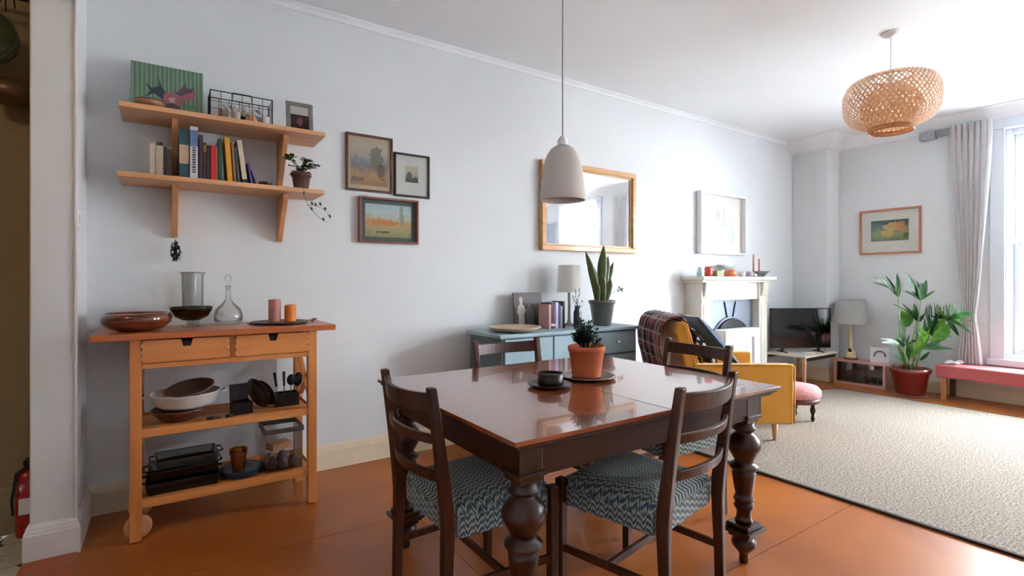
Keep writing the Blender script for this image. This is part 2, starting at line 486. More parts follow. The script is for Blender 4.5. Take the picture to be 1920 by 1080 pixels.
for i in range(10):
    y = -14+i*2.8
    f = part('window', MB().box(-.08, 0, y, y+1.3, 3.9, 5.9), WHITEP, bl)
    part('pane', MB().box(-.1, -.08, y+.12, y+1.18, 4.02, 4.84).box(-.1, -.08, y+.12, y+1.18, 4.94, 5.78), DG, f)
    f = part('window', MB().box(-.33, -.25, y, y+1.5, .6, 2.4), WHITEP, bl)
    part('pane', MB().box(-.35, -.33, y+.12, y+1.38, .72, 2.28), DG, f)
def car(x, y, col, label):
    t = thing('car', label, 'car', (x, y, -.6), 0)
    prof = [(-2.1, .3), (2.1, .3), (2.15, .75), (1.7, .95), (1.2, 1.05), (.6, 1.45), (-1.1, 1.48), (-1.8, 1.0), (-2.15, .9)]
    part('body', MB().prism(prof, 'x', -.85, .85), plain('car_paint', col, .2, .3, coat=.8), t, .05, 3)
    part('window', MB().prism([(-1.5, 1.02), (1.05, 1.05), (.52, 1.38), (-1.05, 1.4)], 'x', -.87, .87), DG, t)
    for s_ in (-1.3, 1.3):
        for q in (-.8, .62):
            part('wheel', MB().lathe([(0, 0), (.3, 0), (.32, .03), (.32, .17), (.3, .2), (0, .2)], M=Matrix.Translation((q, s_, .33)) @ Matrix.Rotation(PI/2, 4, 'Y')), BLACK, t)
car(14, 3.0, srgb(150, 156, 170), 'silver car parked in the street beyond the window')
car(17.5, 5.2, srgb(60, 66, 84), 'dark blue car parked in the street beyond the window')

# ------------------------------------------------------------------ curtain
CURT = cloth('white_cotton_curtain', srgb(242, 240, 240), .55)
def curtain(name, label, yc0, w0, yc1, w1, yc2, w2, zt, zb, zp, x, nf=7):
    t = thing(name, label, 'curtain', (0, 0, 0))
    def fn(u, v):
        z = zt+(zb-zt)*v; vp = (zt-zp)/(zt-zb)
        if v < vp:
            k = v/vp; k = k**1.6; c = yc0+(yc1-yc0)*k; ww = w0+(w1-w0)*k; am = .022
        else:
            k = (v-vp)/(1-vp); c = yc1+(yc2-yc1)*k; ww = w1+(w2-w1)*k**.8; am = .02
        a = 2*PI*nf*u
        return (x+am*math.sin(a)+.01*math.sin(3*a+v*9), c+ww*(.5-u)+.006*math.sin(a*2+v*5), z)
    part('curtain_panel', MB().grid(fn, 120, 40), CURT, t)
    return t
curtain('curtain', 'white curtain gathered beside the left edge of the window, above the pink bench', 1.71, .34, 1.715, .09, 1.72, .2, 2.79, .36, .82, 6.715)
curtain('curtain', 'white curtain hanging at the far side of the window out of the frame', .2, .42, .2, .36, .2, .36, 2.70, .40, 1.0, 6.72)
m = NT('sheer_net'); tr_ = m.n('ShaderNodeBsdfTransparent'); tl = m.n('ShaderNodeBsdfTranslucent'); tl.inputs[0].default_value = (.95, .95, .95, 1)
mx = m.n('ShaderNodeMixShader'); mx.inputs[0].default_value = .35; m.l(tr_.outputs[0], mx.inputs[1]); m.l(tl.outputs[0], mx.inputs[2]); m.l(mx.outputs[0], m.out.inputs[0]); m.t.nodes.remove(m.b)
t = thing('added_net_curtain', 'added sheer white net curtain over the added second window, there to whiten the mirror', 'curtain', (0, 0, 0))
part('net_panel', MB().grid(lambda u, v: (6.74+.012*math.sin(u*60), -.42-1.16*u, 2.72-2.28*v), 120, 2), m.mat, t)  # made-up translucent net, glows white so the mirror reflects plain white
t = thing('curtain_track', 'grey curtain track fixed below the coving over the window', 'curtain rail', (6.76, 0, 2.745))
part('rail', MB().box(-.02, .018, 1.56, 1.995, -.035, .035), plain('grey_track', srgb(150, 154, 156), .6), t, .003)
part('bracket', MB().box(-.06, .035, 2.0, 2.13, -.05, .03), plain('grey_bracket', srgb(158, 164, 166), .6), t, .003)

# ------------------------------------------------------------------ pictures
def artmat(name, z0, z1, stops, nscale=30, blots=(), strength=.16):
    """flat print: colour bands by height broken by noise, plus (x, z, rx, rz, colour) blots"""
    m = NT(name); tc = m.n('ShaderNodeTexCoord'); sp = m.n('ShaderNodeSeparateXYZ'); m.l(tc.outputs['Object'], sp.inputs[0])
    nz = m.noise(m.co(), nscale, 5, .3)
    h = m.math('DIVIDE', m.math('SUBTRACT', sp.outputs[2], z0), z1-z0)
    h = m.math('ADD', h, m.math('MULTIPLY', m.math('SUBTRACT', nz, .5), strength*4))
    c = m.ramp(h, stops)
    for x, z, rx, rz, col in blots:
        dx = m.math('DIVIDE', m.math('SUBTRACT', sp.outputs[0], x), rx); dz = m.math('DIVIDE', m.math('SUBTRACT', sp.outputs[2], z), rz)
        d = m.math('ADD', m.math('MULTIPLY', dx, dx), m.math('MULTIPLY', dz, dz))
        d = m.math('ADD', d, m.math('MULTIPLY', m.math('SUBTRACT', nz, .5), 3.2))
        c = m.mix(m.math('MULTIPLY', m.math('LESS_THAN', d, .8), .8), c, col)
    m.color(c); m.set(.6, 0, .3)
    return m.mat

def picture(name, label, cat, w, h, loc, rz, fw, fd, fmat, mount, aw, ah, amat, dz=0, tilt=0, gl=True, inner=None):
    t = thing(name, label, cat, loc, rz)
    if tilt: t.rotation_euler = (-tilt, 0, rz)
    b = MB()
    for x0, x1, z0, z1 in ((-w/2, w/2, 0, fw), (-w/2, w/2, h-fw, h), (-w/2, -w/2+fw, fw, h-fw), (w/2-fw, w/2, fw, h-fw)):
        b.box(x0, x1, -fd, 0, z0, z1)
    part('frame', b, fmat, t, min(.003, fw*.15))
    if inner:
        b = MB(); f2 = fw+.006
        for x0, x1, z0, z1 in ((-w/2+fw, w/2-fw, fw, f2), (-w/2+fw, w/2-fw, h-f2, h-fw), (-w/2+fw, -w/2+f2, f2, h-f2), (w/2-f2, w/2-fw, f2, h-f2)):
            b.box(x0, x1, -fd*.8, -.006, z0, z1)
        part('frame_slip', b, inner, t)
    part('mount_board', MB().box(-w/2+fw, w/2-fw, -.006, 0, fw, h-fw), mount, t)
    if amat:
        cz = h/2+dz
        part('print', MB().box(-aw/2, aw/2, -.0075, -.006, cz-ah/2, cz+ah/2), amat, t)
    if gl: part('glass_pane', MB().box(-w/2+fw, w/2-fw, -fd*.55-.001, -fd*.55, fw, h-fw), PANE, t)
    return t
BROWNF = wood('brown_frame_wood', srgb(70, 44, 30), srgb(104, 68, 46), .4, 'x', 8)
BLACKF = plain('black_frame', srgb(34, 32, 36), .4); MOUNTW = plain('white_mount', srgb(226, 224, 218), .8, var=.02)
MOUNTC = plain('cream_mount', srgb(214, 188, 156), .8, var=.03); MOUNTG = plain('slate_mount', srgb(84, 88, 92), .8, var=.04)
a1 = artmat('landscape_print', .06, .31, [(0, srgb(170, 134, 96)), (.25, srgb(196, 160, 116)), (.42, srgb(150, 130, 130)), (.55, srgb(150, 156, 164)), (.75, srgb(196, 192, 180)), (1, srgb(206, 196, 178))], 26,
            [(.055, .22, .05, .085, srgb(126, 128, 100)), (.08, .14, .03, .06, srgb(96, 84, 66)), (-.08, .08, .05, .018, srgb(110, 84, 66))])
picture('framed_picture', 'brown-framed watercolour landscape with a tall tree, top left of the three small pictures', 'picture', .315, .375, (1.125, YA-.001, 1.785), 0, .014, .02, BROWNF, MOUNTC, .25, .29, a1)
a2 = artmat('small_etching', .1, .2, [(0, srgb(60, 58, 54)), (.3, srgb(110, 104, 92)), (.5, srgb(188, 178, 156)), (1, srgb(206, 194, 168))], 60, [(-.02, .145, .022, .034, srgb(44, 40, 36)), (.025, .12, .02, .02, srgb(70, 66, 60))], .2)
picture('framed_picture', 'black-framed small dark etching in a wide white mount, right of the brown-framed landscape', 'picture', .262, .3, (1.425, YA-.001, 1.775), 0, .013, .02, BLACKF, MOUNTW, .095, .115, a2, .012)
a3 = artmat('field_print', .05, .26, [(0, srgb(132, 134, 96)), (.25, srgb(156, 152, 110)), (.4, srgb(186, 140, 92)), (.55, srgb(168, 168, 140)), (.75, srgb(172, 186, 188)), (1, srgb(160, 178, 184))], 34,
            [(-.04, .14, .12, .022, srgb(186, 118, 66)), (.09, .2, .018, .07, srgb(120, 140, 120)), (-.04, .075, .06, .008, srgb(60, 62, 54))])
picture('framed_picture', 'reddish wood frame with slate grey mount and autumn field scene, lowest of the three', 'picture', .415, .305, (1.258, YA-.001, 1.447), 0, .013, .035, wood('red_frame_wood', srgb(116, 72, 58), srgb(142, 92, 74), .4, 'x', 8), MOUNTG, .325, .22, a3, gl=False)
a4 = artmat('pale_drawing', .2, .5, [(0, srgb(210, 214, 222)), (.5, srgb(214, 218, 230)), (.7, srgb(224, 226, 232)), (1, srgb(232, 232, 236))], 10,
            [(-.05, .42, .045, .09, srgb(176, 180, 210)), (0, .32, .14, .06, srgb(196, 200, 222)), (.0, .22, .16, .05, srgb(208, 214, 220)), (.06, .42, .02, .1, srgb(196, 190, 226))], .05)
picture('framed_picture', 'large white-framed pale lilac drawing standing above the mantelpiece', 'picture', .82, .655, (5.0, YA-.002, 1.475), 0, .022, .06, WHITEP, MOUNTW, .5, .42, a4, .0, gl=False)
a5 = artmat('flower_photo', .12, .38, [(0, srgb(84, 110, 80)), (.4, srgb(150, 160, 90)), (.7, srgb(110, 130, 120)), (1, srgb(60, 84, 78))], 22,
            [(.03, .3, .12, .06, srgb(226, 176, 104)), (-.02, .24, .07, .05, srgb(214, 186, 90)), (.11, .3, .05, .07, srgb(216, 140, 96)), (.16, .2, .03, .03, srgb(70, 90, 60))], .2)
picture('framed_picture', 'orange wood-framed photograph of yellow flowers on the wall above the palm', 'picture', .6, .51, (XB-.001, 2.436, 1.496), -PI/2, .02, .025, wood('orange_frame_wood', srgb(176, 108, 76), srgb(200, 128, 92), .4, 'x', 8), plain('ivory_mount', srgb(234, 230, 220), .8, var=.02), .365, .235, a5, .01)
picture('canvas', 'pale blue grey canvas on the window wall, seen only in the mirror', 'picture', .6, .8, (XB-.001, -2.0, 1.6), -PI/2, .01, .03, WHITEP, plain('blue_grey_canvas', srgb(176, 182, 200), .8), .1, .1, None, gl=False)

# mirror
GOLD = wood('gilt_wood', srgb(186, 128, 70), srgb(216, 164, 100), .35, 'x', 6, coat=.3)
m = NT('mirror_silver'); m.color(srgb(235, 238, 238)); m.set(.02, 1.0)
MIRR = m.mat
t = thing('wall_mirror', 'large rectangular mirror in a golden wooden frame above the blue sideboard', 'mirror', (3.085, YA-.001, 1.445))
W_, H_ = 1.1, .74
b = MB()
for x0, x1, z0, z1 in ((-W_/2, W_/2, 0, .045), (-W_/2, W_/2, H_-.045, H_), (-W_/2, -W_/2+.045, .045, H_-.045), (W_/2-.045, W_/2, .045, H_-.045)): b.box(x0, x1, -.05, 0, z0, z1)
part('frame', b, GOLD, t, .006)
b = MB()
for x0, x1, z0, z1 in ((-W_/2+.045, W_/2-.045, .045, .06), (-W_/2+.045, W_/2-.045, H_-.06, H_-.045), (-W_/2+.045, -W_/2+.06, .06, H_-.06), (W_/2-.06, W_/2-.045, .06, H_-.06)): b.box(x0, x1, -.03, -.005, z0, z1)
part('frame_slip', b, wood('pale_gilt', srgb(206, 176, 130), srgb(226, 200, 158), .4, 'x', 6), t)
part('mirror_glass', MB().box(-W_/2+.045, W_/2-.045, -.02, -.015, .045, H_-.045), MIRR, t)

# ------------------------------------------------------------------ lamps on the ceiling
t = thing('pendant_lamp', 'white ceramic dome pendant lamp hanging over the dining table', 'lamp', (1.44, 1.74, 0))
CERAM = plain('matt_white_ceramic', srgb(206, 200, 192), .7, var=.03)
prof = [(.098, 1.548), (.101, 1.553), (.099, 1.57), (.094, 1.62), (.088, 1.675), (.08, 1.715), (.069, 1.745), (.052, 1.77), (.034, 1.784), (.022, 1.788), (.02, 1.784), (.032, 1.777), (.049, 1.763), (.065, 1.739), (.075, 1.71), (.083, 1.67), (.09, 1.62), (.094, 1.57), (.094, 1.548), (.098, 1.548)]
part('lamp_shade', MB().lathe(prof, seg=48), CERAM, t)
part('cap', MB().lathe([(.0, 1.785), (.021, 1.786), (.024, 1.80), (.02, 1.815), (.012, 1.825), (.008, 1.83), (0, 1.831)], seg=20), WHITEP, t)
part('cord', MB().tube([(0, 0, 1.825), (0, 0, ZC-.02)], .0028, 8), plain('grey_flex', srgb(150, 146, 142), .6), t)
part('ceiling_rose', MB().lathe([(.05, ZC), (.05, ZC-.012), (.03, ZC-.03), (.006, ZC-.036), (0, ZC-.036)], seg=24), WHITEP, t)
part('bulb', MB().lathe([(0, 1.62), (.02, 1.63), (.03, 1.66), (.024, 1.69), (.014, 1.72), (.014, 1.785), (0, 1.785)], seg=16), WHITEP, t)

t = thing('bamboo_pendant_lamp', 'round woven bamboo pendant lampshade hanging near the window', 'lamp', (4.14, 1.477, 0))
m = NT('woven_bamboo'); v = m.co(); nz = m.noise(v, 40, 3)
c = m.ramp(nz, [(.3, srgb(208, 160, 118)), (.7, srgb(228, 194, 156))]); m.color(c); m.set(.5)
tl = m.n('ShaderNodeBsdfTranslucent'); m.l(c, tl.inputs[0]); mx = m.n('ShaderNodeMixShader'); mx.inputs[0].default_value = .6
m.l(m.b.outputs[0], mx.inputs[1]); m.l(tl.outputs[0], mx.inputs[2]); m.l(mx.outputs[0], m.out.inputs[0]); BAMB = m.mat
RP = [(.128, 2.25), (.17, 2.262), (.225, 2.285), (.262, 2.325), (.278, 2.37), (.282, 2.42), (.28, 2.48), (.268, 2.53), (.235, 2.57), (.18, 2.592), (.12, 2.6)]
def prof_at(v):
    k = v*(len(RP)-1); i = min(int(k), len(RP)-2); f = k-i
    return (RP[i][0]*(1-f)+RP[i+1][0]*f, RP[i][1]*(1-f)+RP[i+1][1]*f)
b = MB()
for dirn in (-1, 1):
    for k in range(56):
        a0 = 2*PI*k/56; n = 18; vs = []; off = .0015*dirn
        for i in range(n+1):
            v_ = i/n; r, z = prof_at(v_); r += off
            for e in (-.018, .018):
                a = a0+dirn*v_*1.5+e*(.28/max(r, .1))**.3
                vs.append((r*math.cos(a), r*math.sin(a), z))
        b.add(vs, [(2*i, 2*i+1, 2*i+3, 2*i+2) for i in range(n)], True)
part('woven_shade', b, BAMB, t, kind='stuff')
b = MB()
RI = [(.126, 2.235), (.155, 2.30), (.18, 2.37), (.17, 2.44), (.12, 2.5), (.08, 2.53)]
for dirn in (-1, 1):
    for k in range(30):
        a0 = 2*PI*k/30; vs = []
        for i, (r, z) in enumerate(RI):
            for e in (-.045, .045):
                a = a0+dirn*i*.25+e; vs.append((r*math.cos(a), r*math.sin(a), z))
        b.add(vs, [(2*i, 2*i+1, 2*i+3, 2*i+2) for i in range(len(RI)-1)], True)
part('inner_shade', b, BAMB, t, kind='stuff')
ringc = lambda r, z, n=40: [(r*math.cos(2*PI*i/n), r*math.sin(2*PI*i/n), z) for i in range(n)]
DB = plain('dark_bamboo_rim', srgb(170, 104, 62), .5)
part('bottom_rim', MB().tube(ringc(.128, 2.222), .004, 6, closed=True), DB, t)
part('bottom_band', MB().lathe([(.128, 2.222), (.131, 2.222), (.131, 2.252), (.128, 2.252), (.128, 2.222)], seg=40), BAMB, t)
part('top_rim', MB().tube(ringc(.12, 2.592), .005, 6, closed=True), BAMB, t)
b = MB()
for k in range(3):
    a = 2*PI*k/3; b.tube([(.12*math.cos(a), .12*math.sin(a), 2.592), (0, 0, 2.598)], .003, 5)
b.lathe([(0, 2.5), (.02, 2.5), (.022, 2.6), (.01, 2.62), (0, 2.62)], seg=14)
part('lamp_holder', b, WHITEP, t)
part('bulb', MB().lathe([(0, 2.4), (.025, 2.41), (.035, 2.44), (.02, 2.49), (.015, 2.5), (0, 2.5)], seg=14), WHITEP, t)
part('cord', MB().tube([(0, 0, 2.61), (0, 0, ZC-.03)], .003, 6), WHITEP, t)
part('ceiling_rose', MB().lathe([(.055, ZC), (.055, ZC-.012), (.03, ZC-.03), (.006, ZC-.036), (0, ZC-.036)], seg=24), WHITEP, t)

# ------------------------------------------------------------------ wall shelf and its things
t = thing('wall_shelf', 'two-tier pine wall shelf on wedge brackets above the trolley', 'shelf', (0, 0, 0))
SY = 3.07
part('shelf_board', MB().box(-.185, .77, SY, YA-.001, 2.03, 2.055), PINE, t, .003)
part('shelf_board', MB().box(-.19, .765, SY, YA-.001, 1.695, 1.72), PINE, t, .003)
for x in (.042, .57):
    part('bracket', MB().prism([(YA-.001, 1.43), (YA-.03, 1.43), (YA-.04, 1.44), (YA-.215, 1.67), (YA-.215, 1.694), (YA-.001, 1.694)], 'x', x-.014, x+.014), PINEZ, t, .002)
    part('bracket', MB().prism([(YA-.001, 1.721), (YA-.04, 1.721), (YA-.05, 1.78), (YA-.215, 2.0), (YA-.215, 2.029), (YA-.001, 2.029)], 'x', x-.014, x+.014), PINEZ, t, .002)

def book(x0, x1, z0, h, y0, d, col, label, band=None, lean=0, marks=None, group='books on the pine wall shelf', bandz=(.35, .7)):
    wdt = x1-x0
    t = thing('book', label, 'book', ((x0 if lean > 0 else x1 if lean < 0 else x0), y0, z0), 0, group)
    t.rotation_euler = (0, lean, 0)
    xa = 0 if lean >= 0 else -wdt; xb = xa+wdt; c = .0025
    mt = plain('book_cover', col, .5, var=.06)
    part('cover', MB().box(xa, xa+c, 0, d, 0, h).box(xb-c, xb, 0, d, 0, h).box(xa+c, xb-c, 0, c, 0, h), mt, t)
    part('page_block', MB().box(xa+c, xb-c, c, d-.004, .003, h-.004), PAPER, t)
    if band: part('spine_label', MB().box(xa, xb, -.0006, 0, h*bandz[0], h*bandz[1]), plain('spine_label', band, .6), t)
    if marks:
        b = MB(); xm = (xa+xb)/2; z = h*.12
        while z < h*.6:
            L = random.uniform(.006, .014); b.box(xm-wdt*.22, xm+wdt*.22, -.001, -.0004, z, z+L); z += L+.004
        part('spine_lettering', b, plain('ink', marks, .6), t)
    return t
ZS = 1.7205
book(-.064, -.042, ZS, .16, 3.13, .15, srgb(188, 176, 164), 'pale grey slim book, leftmost on the lower shelf')
book(-.037, -.01, ZS, .172, 3.13, .16, srgb(176, 166, 146), 'cream book with a dark top band left of the shelf bracket', srgb(40, 38, 36), bandz=(.9, 1.0))
book(-.008, .008, ZS, .152, 3.14, .14, srgb(34, 38, 42), 'near-black thin book just left of the bracket')
book(.0085, .0265, ZS, .146, 3.14, .14, srgb(58, 48, 50), 'dark brown thin book touching the left bracket')
book(.059, .102, ZS, .256, 3.13, .17, srgb(44, 84, 102), 'thick teal book with a wide beige spine label', srgb(198, 172, 150), bandz=(.3, .68))
book(.106, .14, ZS, .272, 3.12, .17, srgb(206, 210, 214), 'tall white book with blue lettering down its spine', srgb(94, 116, 160), bandz=(.62, .93), marks=srgb(60, 66, 84))
book(.146, .163, ZS, .236, 3.13, .16, srgb(62, 46, 66), 'dark plum tall thin book right of the tall white one')
book(.165, .18, ZS, .2, 3.14, .15, srgb(70, 34, 36), 'maroon slim book with an ochre label', srgb(146, 110, 60), bandz=(.75, .95))
book(.182, .198, ZS, .19, 3.14, .15, srgb(66, 56, 62), 'dull grey brown book left of the red book')
book(.2, .22, ZS, .19, 3.13, .15, srgb(198, 28, 40), 'bright red book in the middle of the row', srgb(210, 196, 190), bandz=(0.02, .05), lean=-.0)
book(.2205, .2305, ZS, .186, 3.13, .15, srgb(176, 84, 44), 'thin orange book against the red one')
book(.233, .25, ZS, .232, 3.14, .15, srgb(36, 84, 74), 'dark green book right of the red and orange books')
book(.278, .302, ZS, .245, 3.13, .16, srgb(226, 158, 44), 'tall yellow orange book leaning left', lean=-.07)
book(.309, .32, ZS, .225, 3.14, .15, srgb(150, 116, 86), 'tan book leaning beside the yellow book', lean=-.07)
book(.327, .339, ZS, .2, 3.14, .15, srgb(96, 104, 108), 'grey book leaning between tan and cream-spined books', lean=-.09)
book(.35, .374, ZS, .245, 3.13, .16, srgb(52, 46, 40), 'dark book with a pale cream spine leaning left', srgb(206, 196, 172), lean=-.13, bandz=(.12, .98))
book(.391, .402, ZS, .125, 3.14, .12, srgb(92, 72, 140), 'small violet book leaning at the right end of the row', lean=-.16)
book(.419, .429, ZS, .095, 3.14, .11, srgb(120, 110, 150), 'short lilac notebook leaning last in the row', lean=-.3)
t = thing('trinket_bowl', 'small dark brown bowl on the lower shelf right of the books', 'bowl', (.465, 3.17, ZS))
part('bowl_body', MB().lathe([(0, 0), (.02, 0), (.034, .014), (.036, .026), (.032, .028), (.028, .014), (0, .006)]), DARKCER, t)
part('contents', MB().lathe([(0, .02), (.028, .02), (.02, .03), (0, .033)]), plain('brown_nuts', srgb(110, 72, 60), .7), t)

# trailing pot plant
LG = leafmat('houseplant_leaf', srgb(40, 74, 36), srgb(84, 122, 66)); LD = leafmat('dark_leaf', srgb(26, 52, 38), srgb(52, 84, 62), .2)
t = thing('trailing_pot_plant', 'trailing green houseplant in a brown pot at the right end of the pine shelf', 'plant', (.655, 3.165, ZS))
part('pot', MB().lathe([(0, 0), (.036, 0), (.04, .01), (.05, .08), (.056, .08), (.056, .1), (.05, .1), (.046, .088), (0, .084)]), plain('brown_pot', srgb(106, 74, 62), .7), t)
part('soil', MB().lathe([(.046, .084), (.03, .09), (0, .092)]), SOIL, t)
b = MB(); st = MB()
for k in range(22):
    a = random.uniform(0, 2*PI); r = random.uniform(.02, .085); h = random.uniform(.1, .19)
    tip = Vector((r*math.cos(a), r*math.sin(a)*.9, h)); st.tube([(0, 0, .085), tip*.5+Vector((0, 0, .06)), tip], .0014, 4)
    for q in range(5):
        a2 = random.uniform(0, 2*PI); L = random.uniform(.025, .042)
        b.leaf(tip, tip+Vector((L*math.cos(a2), L*math.sin(a2), random.uniform(-.012, .016))), L*.7, .1)
part('foliage', b, LG, t, kind='stuff'); 
tr = [(-.01, -.05, .1), (-.01, -.12, .04), (-.015, -.135, -.05), (.02, -.14, -.12), (.07, -.14, -.17), (.11, -.14, -.19)]
st.tube(tr, .0013, 4)
st.tube([(.0, -.137, -.1), (.05, -.14, -.1), (.1, -.138, -.12), (.13, -.14, -.17)], .001, 4)
part('stems', st, LG, t)
b = MB()
for p in ((-.015, -.135, -.045), (.03, -.14, -.1), (.05, -.14, -.105), (.075, -.14, -.1), (.1, -.14, -.125), (.03, -.14, -.13), (.09, -.14, -.185), (.128, -.14, -.165)):
    p = Vector(p); b.leaf(p, p+Vector((random.uniform(-.014, .014), -.006, .02)), .014)
part('trailing_leaves', b, LG, t, kind='stuff')

# hanging herbs
t = thing('dried_herb_bunch', 'small dark bunch of dried herbs hanging from the left shelf bracket', 'herbs', (.045, 3.32, 1.44))
part('string', MB().tube([(0, 0, .0), (0, -.012, -.03)], .0015, 4).tube([(-.012, -.01, 0.0), (0, 0, .01), (.012, -.01, 0)], .0015, 4), plain('twine', srgb(190, 160, 120), .9), t)
b = MB()
for k in range(80):
    z = -.03-random.random()*.09; wdt = .015*math.sin(PI*min(1, (-z-.01)/.12))+.004
    p = Vector((random.uniform(-wdt, wdt), -.014+random.uniform(-.008, .008), z)); b.leaf(p, p+Vector((random.uniform(-.012, .012), random.uniform(-.008, .008), -.026)), .009)
part('herb_leaves', b, plain('dried_green', srgb(58, 60, 48), .9, var=.3), t, kind='stuff')
part('stalks', MB().tube([(0, -.012, -.025), (.004, -.014, -.12)], .003, 5).tube([(0, -.012, -.025), (-.006, -.014, -.13)], .002, 5), plain('dry_stalk', srgb(96, 84, 60), .9), t)

# on the top shelf: stag painting, bowl, wire basket, small frame
ZT = 2.0555
t = thing('stag_canvas', 'green striped canvas painted with an antlered animal head, on the top shelf', 'painting', (.012, 3.235, ZT)); t.rotation_euler = (-.12, 0, 0)
m = NT('striped_green_paint'); tc = m.n('ShaderNodeTexCoord'); sp = m.n('ShaderNodeSeparateXYZ'); m.l(tc.outputs['Object'], sp.inputs[0])
nz = m.noise(m.co((60, 1, 3)), 1.0, 3)
fr = m.math('FRACT', m.math('ADD', m.math('MULTIPLY', sp.outputs[0], 52), m.math('MULTIPLY', nz, .6)))
c = m.ramp(fr, [(0, srgb(90, 120, 98)), (.35, srgb(104, 134, 112)), (.5, srgb(142, 166, 146)), (.65, srgb(108, 138, 116)), (1, srgb(84, 112, 92))])
m.color(c); m.set(.6)
part('canvas_panel', MB().box(-.158, .158, 0, .018, 0, .272), m.mat, t, .002)
DK = plain('paint_navy', srgb(52, 58, 78), .6); PK = plain('paint_rose', srgb(158, 96, 104), .6); PG = plain('paint_mauve', srgb(92, 78, 96), .6); PL = plain('paint_light', srgb(186, 150, 150), .6)
def blob(pts, y): return MB().prism(pts, 'y', y-.0006, y)
part('painted_antlers', blob([(-.005, .12), (-.03, .16), (-.045, .215), (-.038, .16), (-.07, .14), (-.1, .165), (-.075, .125), (-.1, .09), (-.06, .115), (-.03, .09), (0, .09)], -.0002), DK, t)
part('painted_antlers', blob([(.03, .13), (.06, .165), (.075, .20), (.085, .17), (.12, .175), (.1, .14), (.06, .12)], -.0002), PG, t)
part('painted_ear', blob([(.04, .11), (.09, .145), (.13, .16), (.115, .12), (.07, .095)], -.0008), PK, t)
part('painted_head', blob([(-.02, .12), (.02, .135), (.05, .115), (.06, .07), (.05, .03), (.0, .02), (-.02, .06)], -.0008), PK, t)
part('painted_muzzle', blob([(.0, .1), (.03, .11), (.03, .08), (.01, .075)], -.0014), PL, t)
part('painted_muzzle', blob([(-.02, .06), (.02, .075), (.055, .06), (.045, .02), (-.01, .015)], -.0014), PG, t)
part('painted_chest', blob([(-.03, .09), (-.01, .05), (.08, .03), (.13, .005), (-.05, .005)], -.0004), DK, t)
part('painted_fern', blob([(.09, .06), (.11, .09), (.125, .07), (.13, .03), (.1, .02)], -.0006), plain('paint_bright_green', srgb(84, 150, 96), .6), t)
t = thing('wooden_bowl', 'small two-tone brown bowl on the top shelf in front of the green canvas', 'bowl', (-.065, 3.145, ZT))
part('bowl_body', MB().lathe([(0, 0), (.04, 0), (.058, .012), (.066, .032), (.062, .036), (.052, .016), (0, .008)]), wood('turned_bowl', srgb(128, 84, 56), srgb(168, 122, 86), .5, 'x', 6), t)
part('rim', MB().tube([(p[0], p[1], .0355) for p in ringc(.063, 0, 30)], .003, 5, closed=True), DARKCER, t)
# wire basket
t = thing('wire_basket', 'black wire basket holding rolled papers and odds and ends on the top shelf', 'basket', (.345, 3.19, ZT))
b = MB(); hx, hy, hh = .15, .065, .145
def loop(z, r): b.tube([(-hx, -hy, z), (hx, -hy, z), (hx, hy, z), (-hx, hy, z)], r, 5, False, True)
loop(.003, .002); loop(hh, .0028); loop(hh*.62, .0014)
for i in range(7):
    x = -hx+2*hx*i/6; r = .0028 if i in (0, 6) else .0014
    for y in (-hy, hy):
        b.tube([(x, y, .003), (x, y, hh)], r, 4, False)
    b.tube([(x, -hy, .003), (x, hy, .003)], .0014, 4, False)
for i in range(1, 3):
    y = -hy+2*hy*i/3
    for x in (-hx, hx): b.tube([(x, y, .003), (x, y, hh)], .0014, 4, False)
part('wire_frame', b, BLACKM, t)
part('handle', MB().tube([(-.045, -hy-.001, hh), (-.045, -hy-.002, hh-.04), (.045, -hy-.002, hh-.04), (.045, -hy-.001, hh)], .0026, 5).tube([(-.045, -hy-.001, hh+.001), (.045, -hy-.001, hh+.001)], .004, 6), BLACKM, t)
def simple(name, mb, mat, label, cat, loc, rz=0, group=None, bev=0, **k):
    o = part(name, mb, mat, None, bev, **k); o.location = loc; o.rotation_euler = (0, 0, rz)
    return tag(o, label, cat, group)
cols = [(226, 222, 214), (150, 120, 100), (92, 110, 160), (200, 196, 190), (60, 60, 66), (206, 150, 110), (120, 132, 170), (236, 232, 226)]
names = ['white paper roll upright at the left in the wire basket', 'brown cardboard roll at the left in the wire basket', 'blue paper roll at the right in the wire basket', 'pale grey paper roll in the middle of the wire basket',
         'black tube lying in the wire basket', 'salmon pink roll in the front of the wire basket', 'lavender roll at the right front of the wire basket', 'white roll across the back of the wire basket']
for i, (c_, nm) in enumerate(zip(cols, names)):
    L = .05 if i not in (2, 6) else .1
    simple('paper_roll', MB().lathe([(0.004, 0), (.017, 0), (.017, L), (.012, L), (.01, L-.01), (0, L-.01)], seg=14), plain('roll_paper', srgb(*c_), .8), nm, 'paper roll',
           (.215+.036*i, 3.155 if i % 2 else 3.225, ZT+.0045), 0, None)
b = MB()
for k in range(46):
    cx_, cy_, cz_ = random.uniform(-.115, .115), random.uniform(-.048, .048), random.uniform(.01, .085)
    vs = [(cx_+random.uniform(-.028, .028), cy_+random.uniform(-.01, .01), max(.005, cz_+random.uniform(-.028, .028))) for _ in range(6)]
    b.add(vs, [(0, 1, 2), (0, 2, 3), (0, 3, 4), (1, 4, 5), (2, 5, 3)])
o = simple('crumpled_paper', b, plain('crumpled_paper', srgb(196, 192, 190), .8, var=.25, scale=30), 'tangle of crumpled pale papers and wrappers filling the wire basket', 'papers', (.345, 3.19, ZT)); o['kind'] = 'stuff'
